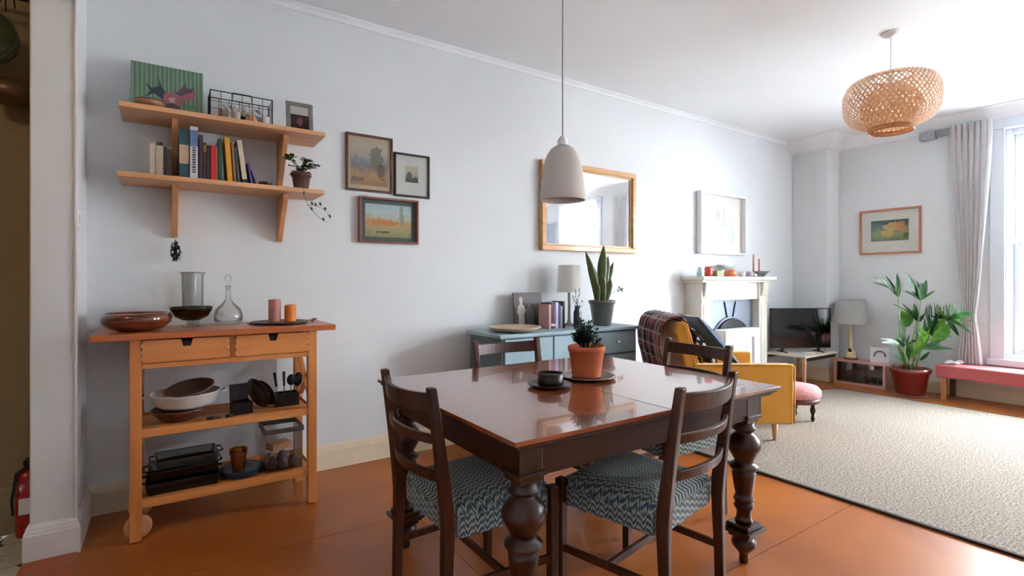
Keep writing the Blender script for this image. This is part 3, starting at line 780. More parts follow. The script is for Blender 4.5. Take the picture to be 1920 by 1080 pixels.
t = picture('photo_frame', 'small grey standing photo frame on the top shelf right of the wire basket', 'photo frame', .15, .19, (.655, 3.2, ZT), 0, .024, .012, plain('grey_frame', srgb(120, 120, 114), .6), MOUNTW, .10, .09,
            artmat('dark_photo', .03, .14, [(0, srgb(40, 24, 30)), (.5, srgb(70, 44, 50)), (1, srgb(60, 56, 54))], 40, [(0, .075, .02, .03, srgb(150, 96, 110))]), -.025, .12)
part('strut', MB().bar((0, .002, .13), (0, .055, .008), .02, .003), BLACK, t)

# ------------------------------------------------------------------ kitchen trolley
t = thing('kitchen_trolley', 'oiled birch kitchen trolley with two drawers and two open shelves under the pine shelf', 'trolley', (0, 0, 0))
TX0, TX1, TY0, TY1 = -.135, .68, 2.895, 3.29
part('worktop', MB().box(-.272, .772, 2.865, 3.32, .928, .957), BIRCHT, t, .003)
LW = .045
for x, y, nm in ((TX0, TY0, 0), (TX1-LW, TY0, 1), (TX0, TY1-LW, 2), (TX1-LW, TY1-LW, 3)):
    part('leg', MB().box(x, x+LW, y, y+LW, .0 if nm in (1, 3) else .006, .928), BIRCHZ, t, .003)
for x, y in ((TX0+.03, TY0+LW+.014), (TX0+.03, TY1-LW-.014)):
    wl = part('wheel', MB().lathe([(0, -.012), (.04, -.012), (.052, -.012), (.0545, -.008), (.0545, .008), (.052, .012), (.04, .012), (0, .012)], seg=32, M=Matrix.Translation((x, y, .0548)) @ Matrix.Rotation(PI/2, 4, 'X')), plain('pale_wheel', srgb(206, 156, 112), .5), t)
    part('tyre', MB().tube([(x+.0535*math.cos(2*PI*i/32), y, .055+.0535*math.sin(2*PI*i/32)) for i in range(32)], .0014, 5, closed=True), plain('tyre_rubber', srgb(196, 180, 160), .6), wl)
part('apron', MB().box(TX0+LW, TX1-LW, TY0+.006, TY0+.028, .79, .815).box(TX0+LW, TX1-LW, TY1-.028, TY1-.008, .79, .926).box(TX0+.008, TX0+.03, TY0+LW, TY1-LW, .79, .926).box(TX1-.03, TX1-.008, TY0+LW, TY1-LW, .79, .926), BIRCH, t, .002)
part('drawer_divider', MB().box(.262, .29, TY0+.012, TY1-.03, .815, .926), BIRCHZ, t)
for x0, x1 in ((TX0+LW+.002, .26), (.292, TX1-LW-.002)):
    xm = (x0+x1)/2; z0, z1 = .818, .922; nw = .024
    poly = [(x0, z0), (x1, z0), (x1, z1), (xm+nw, z1), (xm+nw*.62, z1-.036), (xm-nw*.62, z1-.036), (xm-nw, z1), (x0, z1)]
    d = part('drawer', MB().prism(poly, 'y', TY0-.004, TY0+.016), BIRCH, t, .0015)
    part('drawer_box', MB().box(x0+.004, x1-.004, TY0+.016, TY1-.04, z0, z0+.01).box(x0+.004, x0+.014, TY0+.016, TY1-.04, z0+.01, z1-.01).box(x1-.014, x1-.004, TY0+.016, TY1-.04, z0+.01, z1-.01).box(x0+.014, x1-.014, TY1-.05, TY1-.04, z0+.01, z1-.01), BIRCH, d)
    part('notch_shade', MB().box(xm-.05, xm+.05, TY0+.0165, TY0+.018, z0+.012, z1-.012), BLACK, d)  # black sheet behind the notch, stands for the shade inside the drawer
    b = MB()
    for q in range(3): 
        zq = z0+.012+q*.03
        for xe in (x0, x1): b.box(xe-.004, xe+.004, TY0-.0046, TY0-.0038, zq, zq+.016)
    part('dovetail', b, PINE, d)
for zt in (.505, .18):
    part('shelf_rail', MB().box(TX0+LW, TX1-LW, TY0+.008, TY0+.028, zt-.03, zt+.008), BIRCH, t, .002)
    part('shelf_rail', MB().box(TX0+LW, TX1-LW, TY1-.028, TY1-.008, zt-.03, zt+.008), BIRCH, t, .002)
    part('shelf_rail', MB().box(TX0+.01, TX0+.03, TY0+LW, TY1-LW, zt-.03, zt), BIRCH, t, .002)
    part('shelf_rail', MB().box(TX1-.03, TX1-.01, TY0+LW, TY1-LW, zt-.03, zt), BIRCH, t, .002)
    n = 6
    for i in range(n):
        y0 = TY0+.034+i*(TY1-TY0-.066)/n
        part('slat', MB().box(TX0+.012, TX1-.012, y0, y0+.044, zt-.012, zt), BIRCH, t, .001)
for xa in (TX0+.02, TX1-.02):
    part('brace', MB().bar((xa, TY0+.03, .52), (xa, TY1-.03, .78), .012, .022, (1, 0, 0)), BIRCHZ, t)
    part('brace', MB().bar((xa+.0125, TY1-.03, .52), (xa+.0125, TY0+.03, .78), .012, .022, (1, 0, 0)), BIRCHZ, t)

# on the trolley top
ZW = .9575
t = thing('wooden_bowl', 'large glossy red-brown wooden bowl at the left end of the trolley top', 'bowl', (-.112, 3.05, ZW))
part('bowl_body', MB().lathe([(0, 0), (.07, 0), (.11, .012), (.138, .04), (.142, .065), (.132, .084), (.126, .085), (.132, .065), (.128, .045), (.1, .02), (0, .012)], seg=40), wood('glossy_dark_bowl', srgb(84, 36, 20), srgb(122, 58, 34), .2, 'x', 4, coat=.8), t)
t = thing('footed_glass_bowl', 'olive green footed glass bowl on the trolley top', 'bowl', (.112, 3.13, ZW))
part('bowl_body', MB().lathe([(0, .035), (.04, .036), (.075, .055), (.094, .09), (.096, .105), (.092, .105), (.09, .09), (.07, .06), (0, .042)], seg=36), OLIVE, t)
part('foot', MB().lathe([(0, 0), (.045, 0), (.045, .003), (.012, .012), (.01, .03), (.03, .036), (0, .036)], seg=28), GLASS, t)
t = thing('glass_hurricane_vase', 'faint clear glass cylinder vase behind the olive bowl on the trolley', 'vase', (.125, 3.305, ZW))
part('vase_body', MB().lathe([(.03, 0), (.034, .004), (.03, .02), (.05, .06), (.052, .27), (.062, .285), (.06, .286), (.05, .27), (.048, .06), (.026, .02), (.026, .006), (0, .006)], seg=28), GLASS, t)
t = thing('glass_decanter', 'clear round glass decanter with stopper on the trolley top', 'decanter', (.285, 3.2, ZW))
part('decanter_body', MB().lathe([(0, 0), (.055, 0), (.072, .02), (.075, .045), (.062, .085), (.03, .115), (.014, .14), (.012, .2), (.017, .212), (.014, .212), (.009, .2), (.011, .14), (.027, .113), (.058, .084), (.071, .045), (.066, .02), (0, .01)], seg=32), GLASS, t)
part('stopper', MB().lathe([(0, .19), (.008, .19), (.009, .215), (.006, .225), (.016, .24), (.018, .255), (.01, .27), (0, .273)], seg=20), GLASS, t)
t = thing('slate_tray', 'round dark tray under the two candles on the trolley top', 'tray', (.535, 3.12, ZW))
part('tray_plate', MB().lathe([(0, 0), (.12, 0), (.15, .006), (.152, .012), (.148, .012), (.12, .007), (0, .007)], seg=40), plain('grey_black_tray', srgb(58, 54, 54), .4), t)
t = thing('pink_candle', 'dusky pink pillar candle, taller of the two on the dark tray', 'candle', (.508, 3.135, ZW+.0075))
part('wax', MB().lathe([(0, 0), (.031, 0), (.032, .004), (.032, .122), (.029, .126), (.018, .118), (0, .117)], seg=28), plain('pink_wax', srgb(186, 122, 112), .5), t)
part('wick', MB().tube([(0, 0, .115), (.002, 0, .13)], .001, 5), BLACK, t)
t = thing('orange_candle', 'orange pillar candle, shorter of the two on the dark tray', 'candle', (.587, 3.12, ZW+.0075))
part('wax', MB().lathe([(0, 0), (.03, 0), (.031, .004), (.031, .088), (.027, .094), (.018, .09), (0, .088)], seg=28), plain('orange_wax', srgb(226, 124, 34), .5), t)
part('wick', MB().tube([(0, 0, .086), (.002, 0, .102)], .001, 5), BLACK, t)
b = MB()
for k in range(9):
    a = 2*PI*k/9; b.leaf((0, 0, .004), (.022*math.cos(a), .022*math.sin(a), .016), .01)
for i, (x, y, lb) in enumerate(((.375, 3.06, 'small dry flower head on the trolley left of the dark tray'), (.71, 3.14, 'small dry flower head right of the dark tray'), (.745, 3.235, 'small dry flower head at the far right corner of the trolley'))):
    o = simple('dried_flower', b, plain('dried_petal', srgb(130, 92, 72), .9), lb, 'dried flower', (x, y, ZW-.003), i)

# middle shelf of the trolley
ZM = .5055
t = thing('terracotta_bowl', 'brown bowl under the white enamel pan on the upper trolley shelf', 'bowl', (.06, 3.05, ZM))
part('bowl_body', MB().lathe([(0, 0), (.06, 0), (.09, .015), (.118, .05), (.12, .06), (.114, .06), (.088, .022), (0, .008)], seg=32), plain('brown_glaze', srgb(92, 50, 40), .3), t)
t = thing('enamel_pan', 'white enamel pan with small black-tipped handles on the upper trolley shelf', 'pan', (.085, 3.06, ZM+.061))
part('pan_body', MB().lathe([(0, 0), (.1, 0), (.13, .02), (.152, .07), (.156, .074), (.15, .075), (.127, .025), (0, .006)], seg=40), WHITEM, t)
part('handle', MB().tube([(-.14, -.03, .06), (-.172, -.035, .066), (-.178, -.01, .068), (-.172, .02, .066), (-.14, .02, .06)], .005, 6), WHITEM, t)
part('handle', MB().tube([(.14, -.03, .06), (.172, -.035, .066), (.178, -.01, .068), (.172, .02, .066), (.14, .02, .06)], .005, 6), WHITEM, t)
part('handle_tip', MB().lathe([(0, 0), (.008, .002), (.009, .01), (.006, .016), (0, .017)], c=(-.178, -.01, .066), seg=12), BLACK, t)
t = thing('wooden_dish', 'shallow brown-grey wooden dish leaning inside the white enamel pan', 'bowl', (.11, 3.09, ZM+.118)); t.rotation_euler = (.2, -.16, 0)
part('bowl_body', MB().lathe([(0, 0), (.06, .002), (.105, .03), (.11, .034), (.104, .036), (.06, .01), (0, .008)], seg=32), plain('greyish_wood', srgb(112, 98, 86), .5), t)
t = thing('tin_box', 'open dark square tin on the upper trolley shelf beside the pans', 'tin', (.33, 3.02, ZM), .15)
part('box_body', MB().box(-.045, .045, -.04, .04, 0, .004).box(-.045, -.042, -.04, .04, .004, .06).box(.042, .045, -.04, .04, .004, .06).box(-.042, .042, -.04, -.037, .004, .06).box(-.042, .042, .037, .04, .004, .06), plain('dark_tin', srgb(48, 44, 44), .35, .7), t)
part('lid', MB().bar((0, .042, .058), (0, .05, .145), .09, .003, (0, 1, 0)), plain('dark_tin_lid', srgb(60, 56, 56), .3, .7), t)
def leaning_lid(x, y, r, a, rz, label):
    t = thing('saucepan_cover', label, 'lid', (x, y, ZM), rz)
    Mx = Matrix.Translation((0, 0, r+.001)) @ Matrix.Rotation(a, 4, 'Y')
    part('lid_disc', MB().lathe([(0, .01), (r*.5, .007), (r-.004, .002), (r, 0), (r-.001, -.003), (r*.5, .003), (0, .006)], seg=32, M=Mx), plain('dark_lid', srgb(58, 58, 62), .25, .4), t)
    part('rim', MB().tube([Mx @ Vector((p[0], p[1], 0)) for p in ringc(r-.001, 0, 32)], .0025, 5, closed=True), BLACKM, t)
    part('knob', MB().lathe([(0, .008), (.006, .01), (.006, .022), (.014, .026), (.014, .032), (0, .034)], seg=14, M=Mx), BLACK, t)
leaning_lid(.415, 3.06, .085, 1.25, .5, 'dark glass pan lid standing on edge, left one on the upper trolley shelf')
leaning_lid(.455, 3.1, .075, 1.2, .5, 'second dark pan lid standing on edge beside the first')
t = thing('utensil_rack', 'low black rack holding upright knives and utensils on the upper trolley shelf', 'rack', (.56, 3.08, ZM))
part('rack_box', MB().box(-.06, .06, -.04, .04, 0, .004).box(-.06, -.057, -.04, .04, .004, .07).box(.057, .06, -.04, .04, .004, .07).box(-.057, .057, -.04, -.037, .004, .07).box(-.057, .057, .037, .04, .004, .07), BLACK, t)
UL = [(-.04, 'black-handled knife leaning left in the utensil rack', .12), (-.01, 'thin steel spatula in the utensil rack', .02), (.02, 'black ladle with round head in the utensil rack', -.04), (.045, 'wide black fish slice at the right of the utensil rack', -.12)]
for i, (dx, lb, ln) in enumerate(UL):
    t = thing('utensil', lb, 'utensil', (.56+dx, 3.08, ZM+.006)); t.rotation_euler = (0, -ln, 0)
    part('shaft', MB().bar((0, 0, 0), (0, 0, .1), .006, .003), plain('steel', srgb(170, 172, 176), .3, .9), t)
    if i in (0, 1): part('handle', MB().bar((0, 0, .1), (0, 0, .18), .012, .012, (0, 0, 1), .016, .012), BLACK if i == 0 else plain('olive_handle', srgb(78, 74, 60), .5), t, .003)
    else: part('head', MB().lathe([(0, -.004), (.02, -.003), (.024, 0), (.02, .003), (0, .004)], seg=18, M=Matrix.Translation((0, 0, .13)) @ Matrix.Scale(1.7 if i == 3 else 1.3, 4, (0, 0, 1)) @ Matrix.Rotation(PI/2, 4, 'X')), BLACK, t)
for i, x in enumerate((.18, .225, .255)):
    simple('jar_lid', MB().lathe([(0, 0), (.02, 0), (.021, .003), (.021, .013), (.019, .015), (0, .015)], seg=18), [DARKCER, plain('brass_lid', srgb(140, 110, 70), .4, .6), BLACK][i],
           ['dark jar lid on the upper trolley shelf right of the pans', 'brass coloured jar lid on the upper trolley shelf', 'black jar lid in front of the open tin'][i], 'lid', (x+.01, 2.96, ZM))

# bottom shelf of the trolley
ZL = .1805
def tray(name, label, cat, x, y, z, w, d, h, mat, rz=0, handles=True):
    t = thing(name, label, cat, (x, y, z), rz)
    e = .006; k = .012
    def ring(w_, d_, z_): return [(-w_/2, -d_/2, z_), (w_/2, -d_/2, z_), (w_/2, d_/2, z_), (-w_/2, d_/2, z_)]
    vs = ring(w-2*k, d-2*k, 0)+ring(w, d, h)+ring(w-2*e, d-2*e, h)+ring(w-2*k-2*e, d-2*k-2*e, e)
    fs = [(3, 2, 1, 0), (12, 13, 14, 15)]
    for a in (0, 4, 8):
        for i in range(4): fs.append((a+i, a+(i+1) % 4, a+4+(i+1) % 4, a+4+i))
    part('dish_body', MB().add(vs, fs), mat, t, .003)
    if handles:
        for s_ in (-1, 1): part('handle', MB().tube([(s_*w/2, -d*.25, h-.006), (s_*(w/2+.018), -d*.2, h-.004), (s_*(w/2+.018), d*.2, h-.004), (s_*w/2, d*.25, h-.006)], .005, 6), mat, t)
    return t
DGL = plain('dark_roasting_tin', srgb(34, 36, 40), .2, .4, coat=.3)
tray('roasting_tin', 'large black roasting tin, lowest of the stack on the bottom trolley shelf', 'dish', .075, 3.06, ZL, .31, .22, .055, DGL)
tray('roasting_tin', 'smoky glass oven dish in the middle of the stack on the bottom trolley shelf', 'dish', .075, 3.06, ZL+.0565, .29, .2, .05, SMOKE, .03)
tray('roasting_tin', 'dark grey oven dish on top of the stack on the bottom trolley shelf', 'dish', .09, 3.07, ZL+.108, .27, .19, .042, plain('dark_green_glass', srgb(44, 52, 52), .12, 0, coat=.6), .05)
b = MB().lathe([(0, 0), (.06, 0), (.1, .008), (.108, .014), (.104, .016), (.06, .006), (0, .005)], seg=32)
for i in range(3):
    c_ = [srgb(34, 46, 70), srgb(52, 66, 92), srgb(30, 60, 78)][i]
    simple('plate', b, plain('blue_glaze', c_, .2), ['dark navy plate at the bottom of the small stack', 'slate blue plate in the middle of the small stack', 'deep teal plate on top of the small stack on the bottom trolley shelf'][i], 'plate', (.335, 3.05, ZL+.0095*i), 0, 'plates on the bottom trolley shelf')
t = thing('amber_tumbler', 'yellow amber glass tumbler standing on the blue plates', 'glass', (.318, 3.04, ZL+.0245))
part('glass_body', MB().lathe([(0, 0), (.026, 0), (.029, .004), (.044, .11), (.042, .11), (.027, .008), (0, .008)], seg=24), AMBER, t)
part('juice', MB().lathe([(0, .0085), (.0245, .0085), (.035, .082), (0, .083)], seg=24), plain('amber_fill', srgb(244, 180, 40), .3), t)
t = thing('storage_bin', 'clear plastic storage bin with a grey rim at the right of the bottom trolley shelf', 'bin', (.53, 3.07, ZL))
bw, bd, bh = .185, .2, .225
e = .003
b = MB().box(-bw/2, bw/2, -bd/2, bd/2, 0, e).box(-bw/2, -bw/2+e, -bd/2, bd/2, e, bh).box(bw/2-e, bw/2, -bd/2, bd/2, e, bh).box(-bw/2+e, bw/2-e, -bd/2, -bd/2+e, e, bh).box(-bw/2+e, bw/2-e, bd/2-e, bd/2, e, bh)
part('bin_body', b, CLEARP, t)
b = MB()
for y0, y1 in ((-bd/2-.006, -bd/2), (bd/2, bd/2+.006)): b.box(-bw/2-.006, bw/2+.006, y0, y1, bh-.025, bh)
for x0, x1 in ((-bw/2-.006, -bw/2), (bw/2, bw/2+.006)): b.box(x0, x1, -bd/2, bd/2, bh-.025, bh)
part('rim', b, plain('grey_plastic', srgb(96, 90, 86), .5), t)
CT = [(-.05, -.05, .045, srgb(60, 52, 70)), (.0, -.055, .04, srgb(110, 104, 112)), (.05, -.05, .042, srgb(84, 62, 56)), (-.05, .03, .045, srgb(150, 146, 150)), (.01, .03, .05, srgb(90, 84, 100)), (.06, .035, .03, srgb(126, 96, 70))]
CLB = ['dark purple pouch at the left front of the clear bin', 'grey pouch at the middle front of the clear bin', 'brown pouch at the right front of the clear bin', 'pale grey pouch at the left back of the clear bin', 'mauve pouch in the middle of the clear bin', 'tan pouch at the right back of the clear bin']
for (dx, dy, r, c_), lb in zip(CT, CLB):
    r *= .62
    simple('pouch', MB().lathe([(0, 0), (r*.7, r*.05), (r, r*.7), (r*.85, r*1.4), (r*.4, r*1.9), (r*.5, r*2.2), (0, r*2.1)], seg=14), plain('pouch_cloth', c_, .7), lb, 'pouch', (.53+dx*1.05, 3.07+dy, ZL+.0035))
simple('wooden_box', MB().box(-.055, .055, -.04, .04, 0, .04), PINE, 'small pale wooden box lying in the clear bin', 'box', (.52, 3.07, ZL+.09), .3, bev=.003)

# ------------------------------------------------------------------ sideboard
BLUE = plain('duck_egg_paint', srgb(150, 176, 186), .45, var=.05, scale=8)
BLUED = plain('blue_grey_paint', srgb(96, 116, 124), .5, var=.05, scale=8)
t = thing('blue_sideboard', 'duck-egg blue painted sideboard with drawers against the wall under the mirror', 'sideboard', (0, 0, 0))
SX0, SX1, SY0, SY1 = 1.87, 3.17, 2.90, 3.33
part('top', MB().box(SX0-.03, SX1+.03, SY0-.03, SY1, .806, .83), BLUE, t, .004)
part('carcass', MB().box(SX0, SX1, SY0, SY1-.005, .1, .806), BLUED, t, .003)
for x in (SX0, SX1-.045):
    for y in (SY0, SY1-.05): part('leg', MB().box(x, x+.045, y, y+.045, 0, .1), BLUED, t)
wd = (SX1-SX0-.03)/3
for i in range(3):
    x0 = SX0+.015+i*wd+.006; x1 = x0+wd-.012
    d = part('drawer', MB().box(x0, x1, SY0-.012, SY0, .63, .795), BLUE, t, .003)
    part('knob', MB().lathe([(0, 0), (.006, 0), (.006, .012), (.013, .018), (.012, .026), (0, .029)], seg=14, M=Matrix.Translation(((x0+x1)/2, SY0-.012, .715)) @ Matrix.Rotation(PI/2, 4, 'X')), WHITEM, d)
    d = part('cupboard_door', MB().box(x0, x1, SY0-.012, SY0, .12, .615), BLUE, t, .003)
    part('knob', MB().lathe([(0, 0), (.006, 0), (.006, .012), (.013, .018), (.012, .026), (0, .029)], seg=14, M=Matrix.Translation((x1-.04, SY0-.012, .5)) @ Matrix.Rotation(PI/2, 4, 'X')), WHITEM, d)
ZD = .8305
t = thing('wooden_platter', 'wide shallow pale wooden platter at the left end of the blue sideboard', 'platter', (2.09, 3.06, ZD))
part('platter_body', MB().lathe([(0, 0), (.1, 0), (.15, .008), (.188, .03), (.19, .035), (.182, .035), (.14, .018), (0, .012)], seg=44), wood('pale_ash', srgb(196, 170, 142), srgb(216, 194, 168), .5, 'x', 4), t)
t = thing('photo_frame', 'dark brown framed photograph of a couple standing on the blue sideboard', 'photo frame', (2.355, 3.25, ZD)); t.rotation_euler = (-.13, 0, 0)
part('frame', MB().box(-.135, .135, -.006, .008, 0, .272), BROWNF, t, .002)
part('print', MB().box(-.124, .118, -.007, -.006, .01, .262), plain('dark_photo_ground', srgb(58, 46, 44), .4), t)
part('figure_in_white', blob([(-.105, .01), (-.045, .01), (-.045, .1), (-.03, .13), (-.04, .17), (-.055, .18), (-.055, .2), (-.05, .225), (-.068, .245), (-.085, .225), (-.08, .2), (-.08, .18), (-.1, .165), (-.11, .12), (-.098, .1)], -.0072), plain('photo_white', srgb(186, 178, 164), .5), t)
part('figure_in_suit', blob([(-.02, .01), (.04, .01), (.05, .1), (.045, .14), (.02, .155), (.018, .17), (.012, .19), (-.004, .19), (-.008, .17), (-.01, .155), (-.03, .14), (-.028, .1)], -.0072), plain('photo_grey', srgb(96, 98, 98), .5), t)
part('strut', MB().bar((0, .01, .18), (0, .065, .012), .03, .003), BLACK, t)
BK = [(.02, .185, (196, 150, 150)), (.022, .195, (36, 30, 46)), (.02, .18, (150, 44, 104)), (.022, .2, (206, 208, 226)), (.02, .19, (44, 66, 140)), (.018, .17, (180, 172, 160)), (.02, .205, (60, 52, 50))]
BL = ['pink paperback left of the sideboard books', 'black paperback among the sideboard books', 'magenta paperback on the sideboard', 'white paperback in the middle of the sideboard books', 'royal blue paperback on the sideboard', 'beige paperback on the sideboard', 'dark brown paperback at the right end of the sideboard books']
x = 2.40
for (w_, h_, c_), lb in zip(BK, BL):
    book(x, x+w_, ZD, h_, 3.06, .13, srgb(*c_), lb, srgb(220, 214, 210) if c_[0] in (36, 150) else None, bandz=(.1, .2), group='books on the blue sideboard'); x += w_+.002
t = thing('table_lamp', 'small table lamp with a white drum shade on the blue sideboard', 'lamp', (2.725, 3.21, ZD))
part('base', MB().lathe([(0, 0), (.06, 0), (.06, .012), (.02, .02), (.012, .05), (.012, .3), (0, .3)], seg=24), plain('grey_lamp_base', srgb(150, 144, 138), .4), t)
part('lamp_shade', MB().lathe([(.1, .27), (.1, .272), (.088, .49), (.086, .49), (.098, .272), (.1, .27)], seg=36), cloth('white_lampshade', srgb(244, 243, 240), .6), t)
part('shade_ring', MB().tube([(-.087, 0, .46), (0, 0, .45), (.087, 0, .46)], .002, 5).tube([(0, 0, .29), (0, 0, .45)], .006, 8), WHITEM, t)
t = thing('bud_vase', 'slim clear glass vase with dark dried stems in front of the small lamp', 'vase', (2.63, 3.0, ZD))
part('vase_body', MB().lathe([(0, 0), (.03, 0), (.032, .01), (.03, .12), (.02, .15), (.024, .17), (.021, .17), (.017, .15), (.027, .12), (.028, .012), (0, .008)], seg=24), SMOKE, t)
b = MB(); 
for k in range(7):
    a = random.uniform(0, 6.28); r = random.uniform(.01, .04); h = random.uniform(.2, .3)
    b.tube([(0, 0, .02), (r*.2*math.cos(a), r*.2*math.sin(a), .15), (r*math.cos(a), r*math.sin(a), h)], .0015, 4)
    for q in range(6):
        p = Vector((r*math.cos(a), r*math.sin(a), h-q*.012)); a2 = random.uniform(0, 6.28); b.leaf(p, p+Vector((.016*math.cos(a2), .016*math.sin(a2), .008)), .01)
part('dried_stems', b, plain('dark_dried_stem', srgb(60, 58, 56), .9), t)
# snake plant
t = thing('snake_plant', 'tall snake plant in a dark grey pot at the right of the blue sideboard', 'plant', (2.965, 3.08, ZD))
part('pot', MB().lathe([(0, 0), (.07, 0), (.074, .008), (.1, .175), (.108, .175), (.11, .205), (.102, .205), (.096, .19), (0, .185)], seg=36), plain('grey_glazed_pot', srgb(92, 90, 84), .3, coat=.4), t)
part('soil', MB().lathe([(.095, .186), (0, .192)]), SOIL, t)
m = NT('snake_leaf'); v = m.co((1, 1, 1)); wv = m.n('ShaderNodeTexWave'); wv.bands_direction = 'Z'; wv.inputs['Scale'].default_value = 22; wv.inputs['Distortion'].default_value = 5; m.l(v, wv.inputs[0])
m.color(m.ramp(wv.outputs[0], [(.3, srgb(58, 76, 38)), (.7, srgb(98, 112, 62))])); m.set(.35); SNK = m.mat
SL = [(-.03, 0, -.19, -.01, .6, .045), (-.035, .01, -.14, .02, .54, .045), (-.02, .02, -.09, .02, .5, .05), (0, -.01, -.01, -.03, .655, .058), (.015, .02, .02, .03, .6, .05), (.03, 0, .07, .0, .57, .05), (.045, .01, .15, .02, .52, .042), (.0, -.03, -.05, -.05, .42, .05), (.03, -.03, .05, -.05, .38, .05), (-.045, -.01, -.1, -.04, .36, .045)]
for dx, dy, tx, ty, h, wv_ in SL:
    def fn(u, v, dx=dx, dy=dy, tx=tx, ty=ty, h=h, wv_=wv_):
        z = .17+(h-.17)*v; k = v**1.5; cx = dx+(tx-dx)*k; cy = dy+(ty-dy)*k
        ww = wv_*(.55+.6*math.sin(PI*min(v*1.15, 1)*.7))*(1-max(0, (v-.72)/.28)**1.8)+.001
        s_ = (u-.5)
        return (cx+ww*s_*.829, cy-ww*s_*.559-.014*(1-4*s_*s_)*.0+.03*abs(s_)*(1-v), z)
    part('leaf', MB().grid(fn, 4, 14), SNK, t, solid=.004)
b = MB().tube([(.03, 0, .19), (.09, -.02, .26), (.2, -.03, .305)], .0015, 4)
for k in range(9):
    p = Vector((.15+.007*k, -.028, .29+.002*k)); b.leaf(p, p+Vector((random.uniform(0, .015), 0, random.uniform(-.04, .03))), .01)
part('flower_stalk', b, plain('dry_flower_grey', srgb(110, 106, 110), .9), t)

# ------------------------------------------------------------------ fireplace
CR = plain('white_surround_paint', srgb(228, 226, 214), .4, var=.02)
t = thing('fireplace', 'white painted fireplace surround with mantelpiece and grey metal insert', 'fireplace', (0, 0, 0))
FX0, FX1, FY = 4.40, 5.58, 3.19
part('mantel_shelf', MB().box(FX0-.06, FX1+.08, FY-.09, YA-.002, 1.2, 1.235).box(FX0-.035, FX1+.035, FY-.06, YA-.003, 1.175, 1.2), CR, t, .006)
part('frieze', MB().box(FX0+.16, FX1-.16, FY, YA-.002, .99, 1.175), CR, t, .003)
for x0 in (FX0, FX1-.16):
    p = part('pilaster', MB().box(x0, x0+.16, FY-.02, YA-.002, .14, 1.175), CR, t, .004)
    part('plinth', MB().box(x0-.012, x0+.172, FY-.035, YA-.003, 0, .14), CR, p, .004)
    part('fluting', MB().box(x0+.03, x0+.13, FY-.026, FY-.02, .2, .95).box(x0-.008, x0+.168, FY-.03, FY-.02, .97, 1.0), CR, p, .003)
    part('corbel', MB().prism([(FY-.02, 1.02), (FY-.035, 1.04), (FY-.05, 1.1), (FY-.055, 1.174), (FY-.02, 1.174)], 'x', x0+.03, x0+.13), CR, p)
INS = plain('grey_cast_iron', srgb(128, 136, 150), .45, .3, var=.05)
part('insert', MB().box(FX0+.162, FX1-.162, 3.25, 3.28, 0, .988), INS, t)
DARK = plain('opening_black', srgb(24, 24, 28), .8)
cx = (FX0+FX1)/2
arch = [(cx+.33*math.cos(a), .5+.3*math.sin(a)) for a in [PI*k/20 for k in range(21)]]+[(cx-.33, .02), (cx+.33, .02)]
part('fire_opening', MB().prism(arch, 'y', 3.244, 3.25), DARK, t)  # flat near-black arch laid on the insert, no recess behind it
part('arch_trim', MB().tube([(p[0], 3.24, p[1]) for p in arch[:21]], .012, 6), INS, t)
hood = [(cx+.3*math.cos(a), .56+.23*math.sin(a)) for a in [PI*k/16 for k in range(17)]]
part('hood', MB().prism(hood, 'y', 3.2, 3.243), BLACKM, t, .01)
part('ornament', MB().tube([(cx-.1, 3.243, .97), (cx-.05, 3.243, .8)], .006, 5).tube([(cx+.1, 3.243, .97), (cx+.05, 3.243, .8)], .006, 5), BLACKM, t)
part('hearth', MB().box(FX0+.18, FX1-.18, 2.98, 3.243, 0, .03), plain('hearth_slate', srgb(70, 72, 78), .5), t, .004)
t = thing('fireplace_screen', 'white panelled box screen standing in front of the fire opening', 'screen', (4.93, 3.08, .031))
part('panel', MB().box(-.3, .3, 0, .1, 0, .665), WHITEP, t, .004)
b = MB()
for x0, x1, z0, z1 in ((-.3, .3, .0, .09), (-.3, .3, .575, .665), (-.3, -.21, .09, .575), (.21, .3, .09, .575)): b.box(x0, x1, -.025, 0, z0, z1)
part('moulding', b, WHITEP, t, .006)
part('inner_moulding', MB().box(-.15, .15, -.012, 0, .14, .52), plain('pale_grey_paint', srgb(176, 180, 190), .5), t, .006)
ZP = 1.2355
t = thing('blue_jug', 'pale blue jar at the left end of the mantelpiece', 'jar', (4.42, 3.2, ZP)); part('jar_body', MB().lathe([(0, 0), (.03, 0), (.036, .03), (.03, .07), (.022, .085), (.026, .095), (.02, .095), (0, .08)]), plain('pale_blue_glaze', srgb(186, 208, 214), .3), t)
t = thing('red_candle_jar', 'red glass candle jar on the mantelpiece', 'candle', (4.54, 3.19, ZP)); part('jar_body', MB().lathe([(0, 0), (.036, 0), (.04, .03), (.04, .08), (.034, .1), (.03, .1), (.034, .05), (0, .04)]), plain('red_glaze', srgb(196, 66, 54), .3), t)
t = thing('green_tin', 'small olive green tin on the mantelpiece right of the red jar', 'tin', (4.69, 3.19, ZP)); part('tin_body', MB().box(-.05, .05, -.03, .03, 0, .06), plain('olive_tin', srgb(132, 132, 84), .5), t, .005)
t = thing('orange_ornament', 'orange and pink round ornament in the middle of the mantelpiece', 'ornament', (4.88, 3.17, ZP)); part('ornament_body', MB().lathe([(0, 0), (.05, 0), (.064, .03), (.056, .062), (.03, .075), (0, .078)]), plain('orange_glaze', srgb(226, 120, 84), .4), t)
t = thing('grey_footed_dish', 'pale grey shallow dish raised on a foot at the back of the mantelpiece', 'dish', (5.0, 3.29, ZP)); part('dish_body', MB().lathe([(0, 0), (.05, 0), (.02, .02), (.02, .075), (.1, .09), (.15, .125), (.146, .127), (.1, .096), (0, .09)], squash=.45, seg=36), plain('pale_grey_glaze', srgb(176, 180, 178), .4), t)
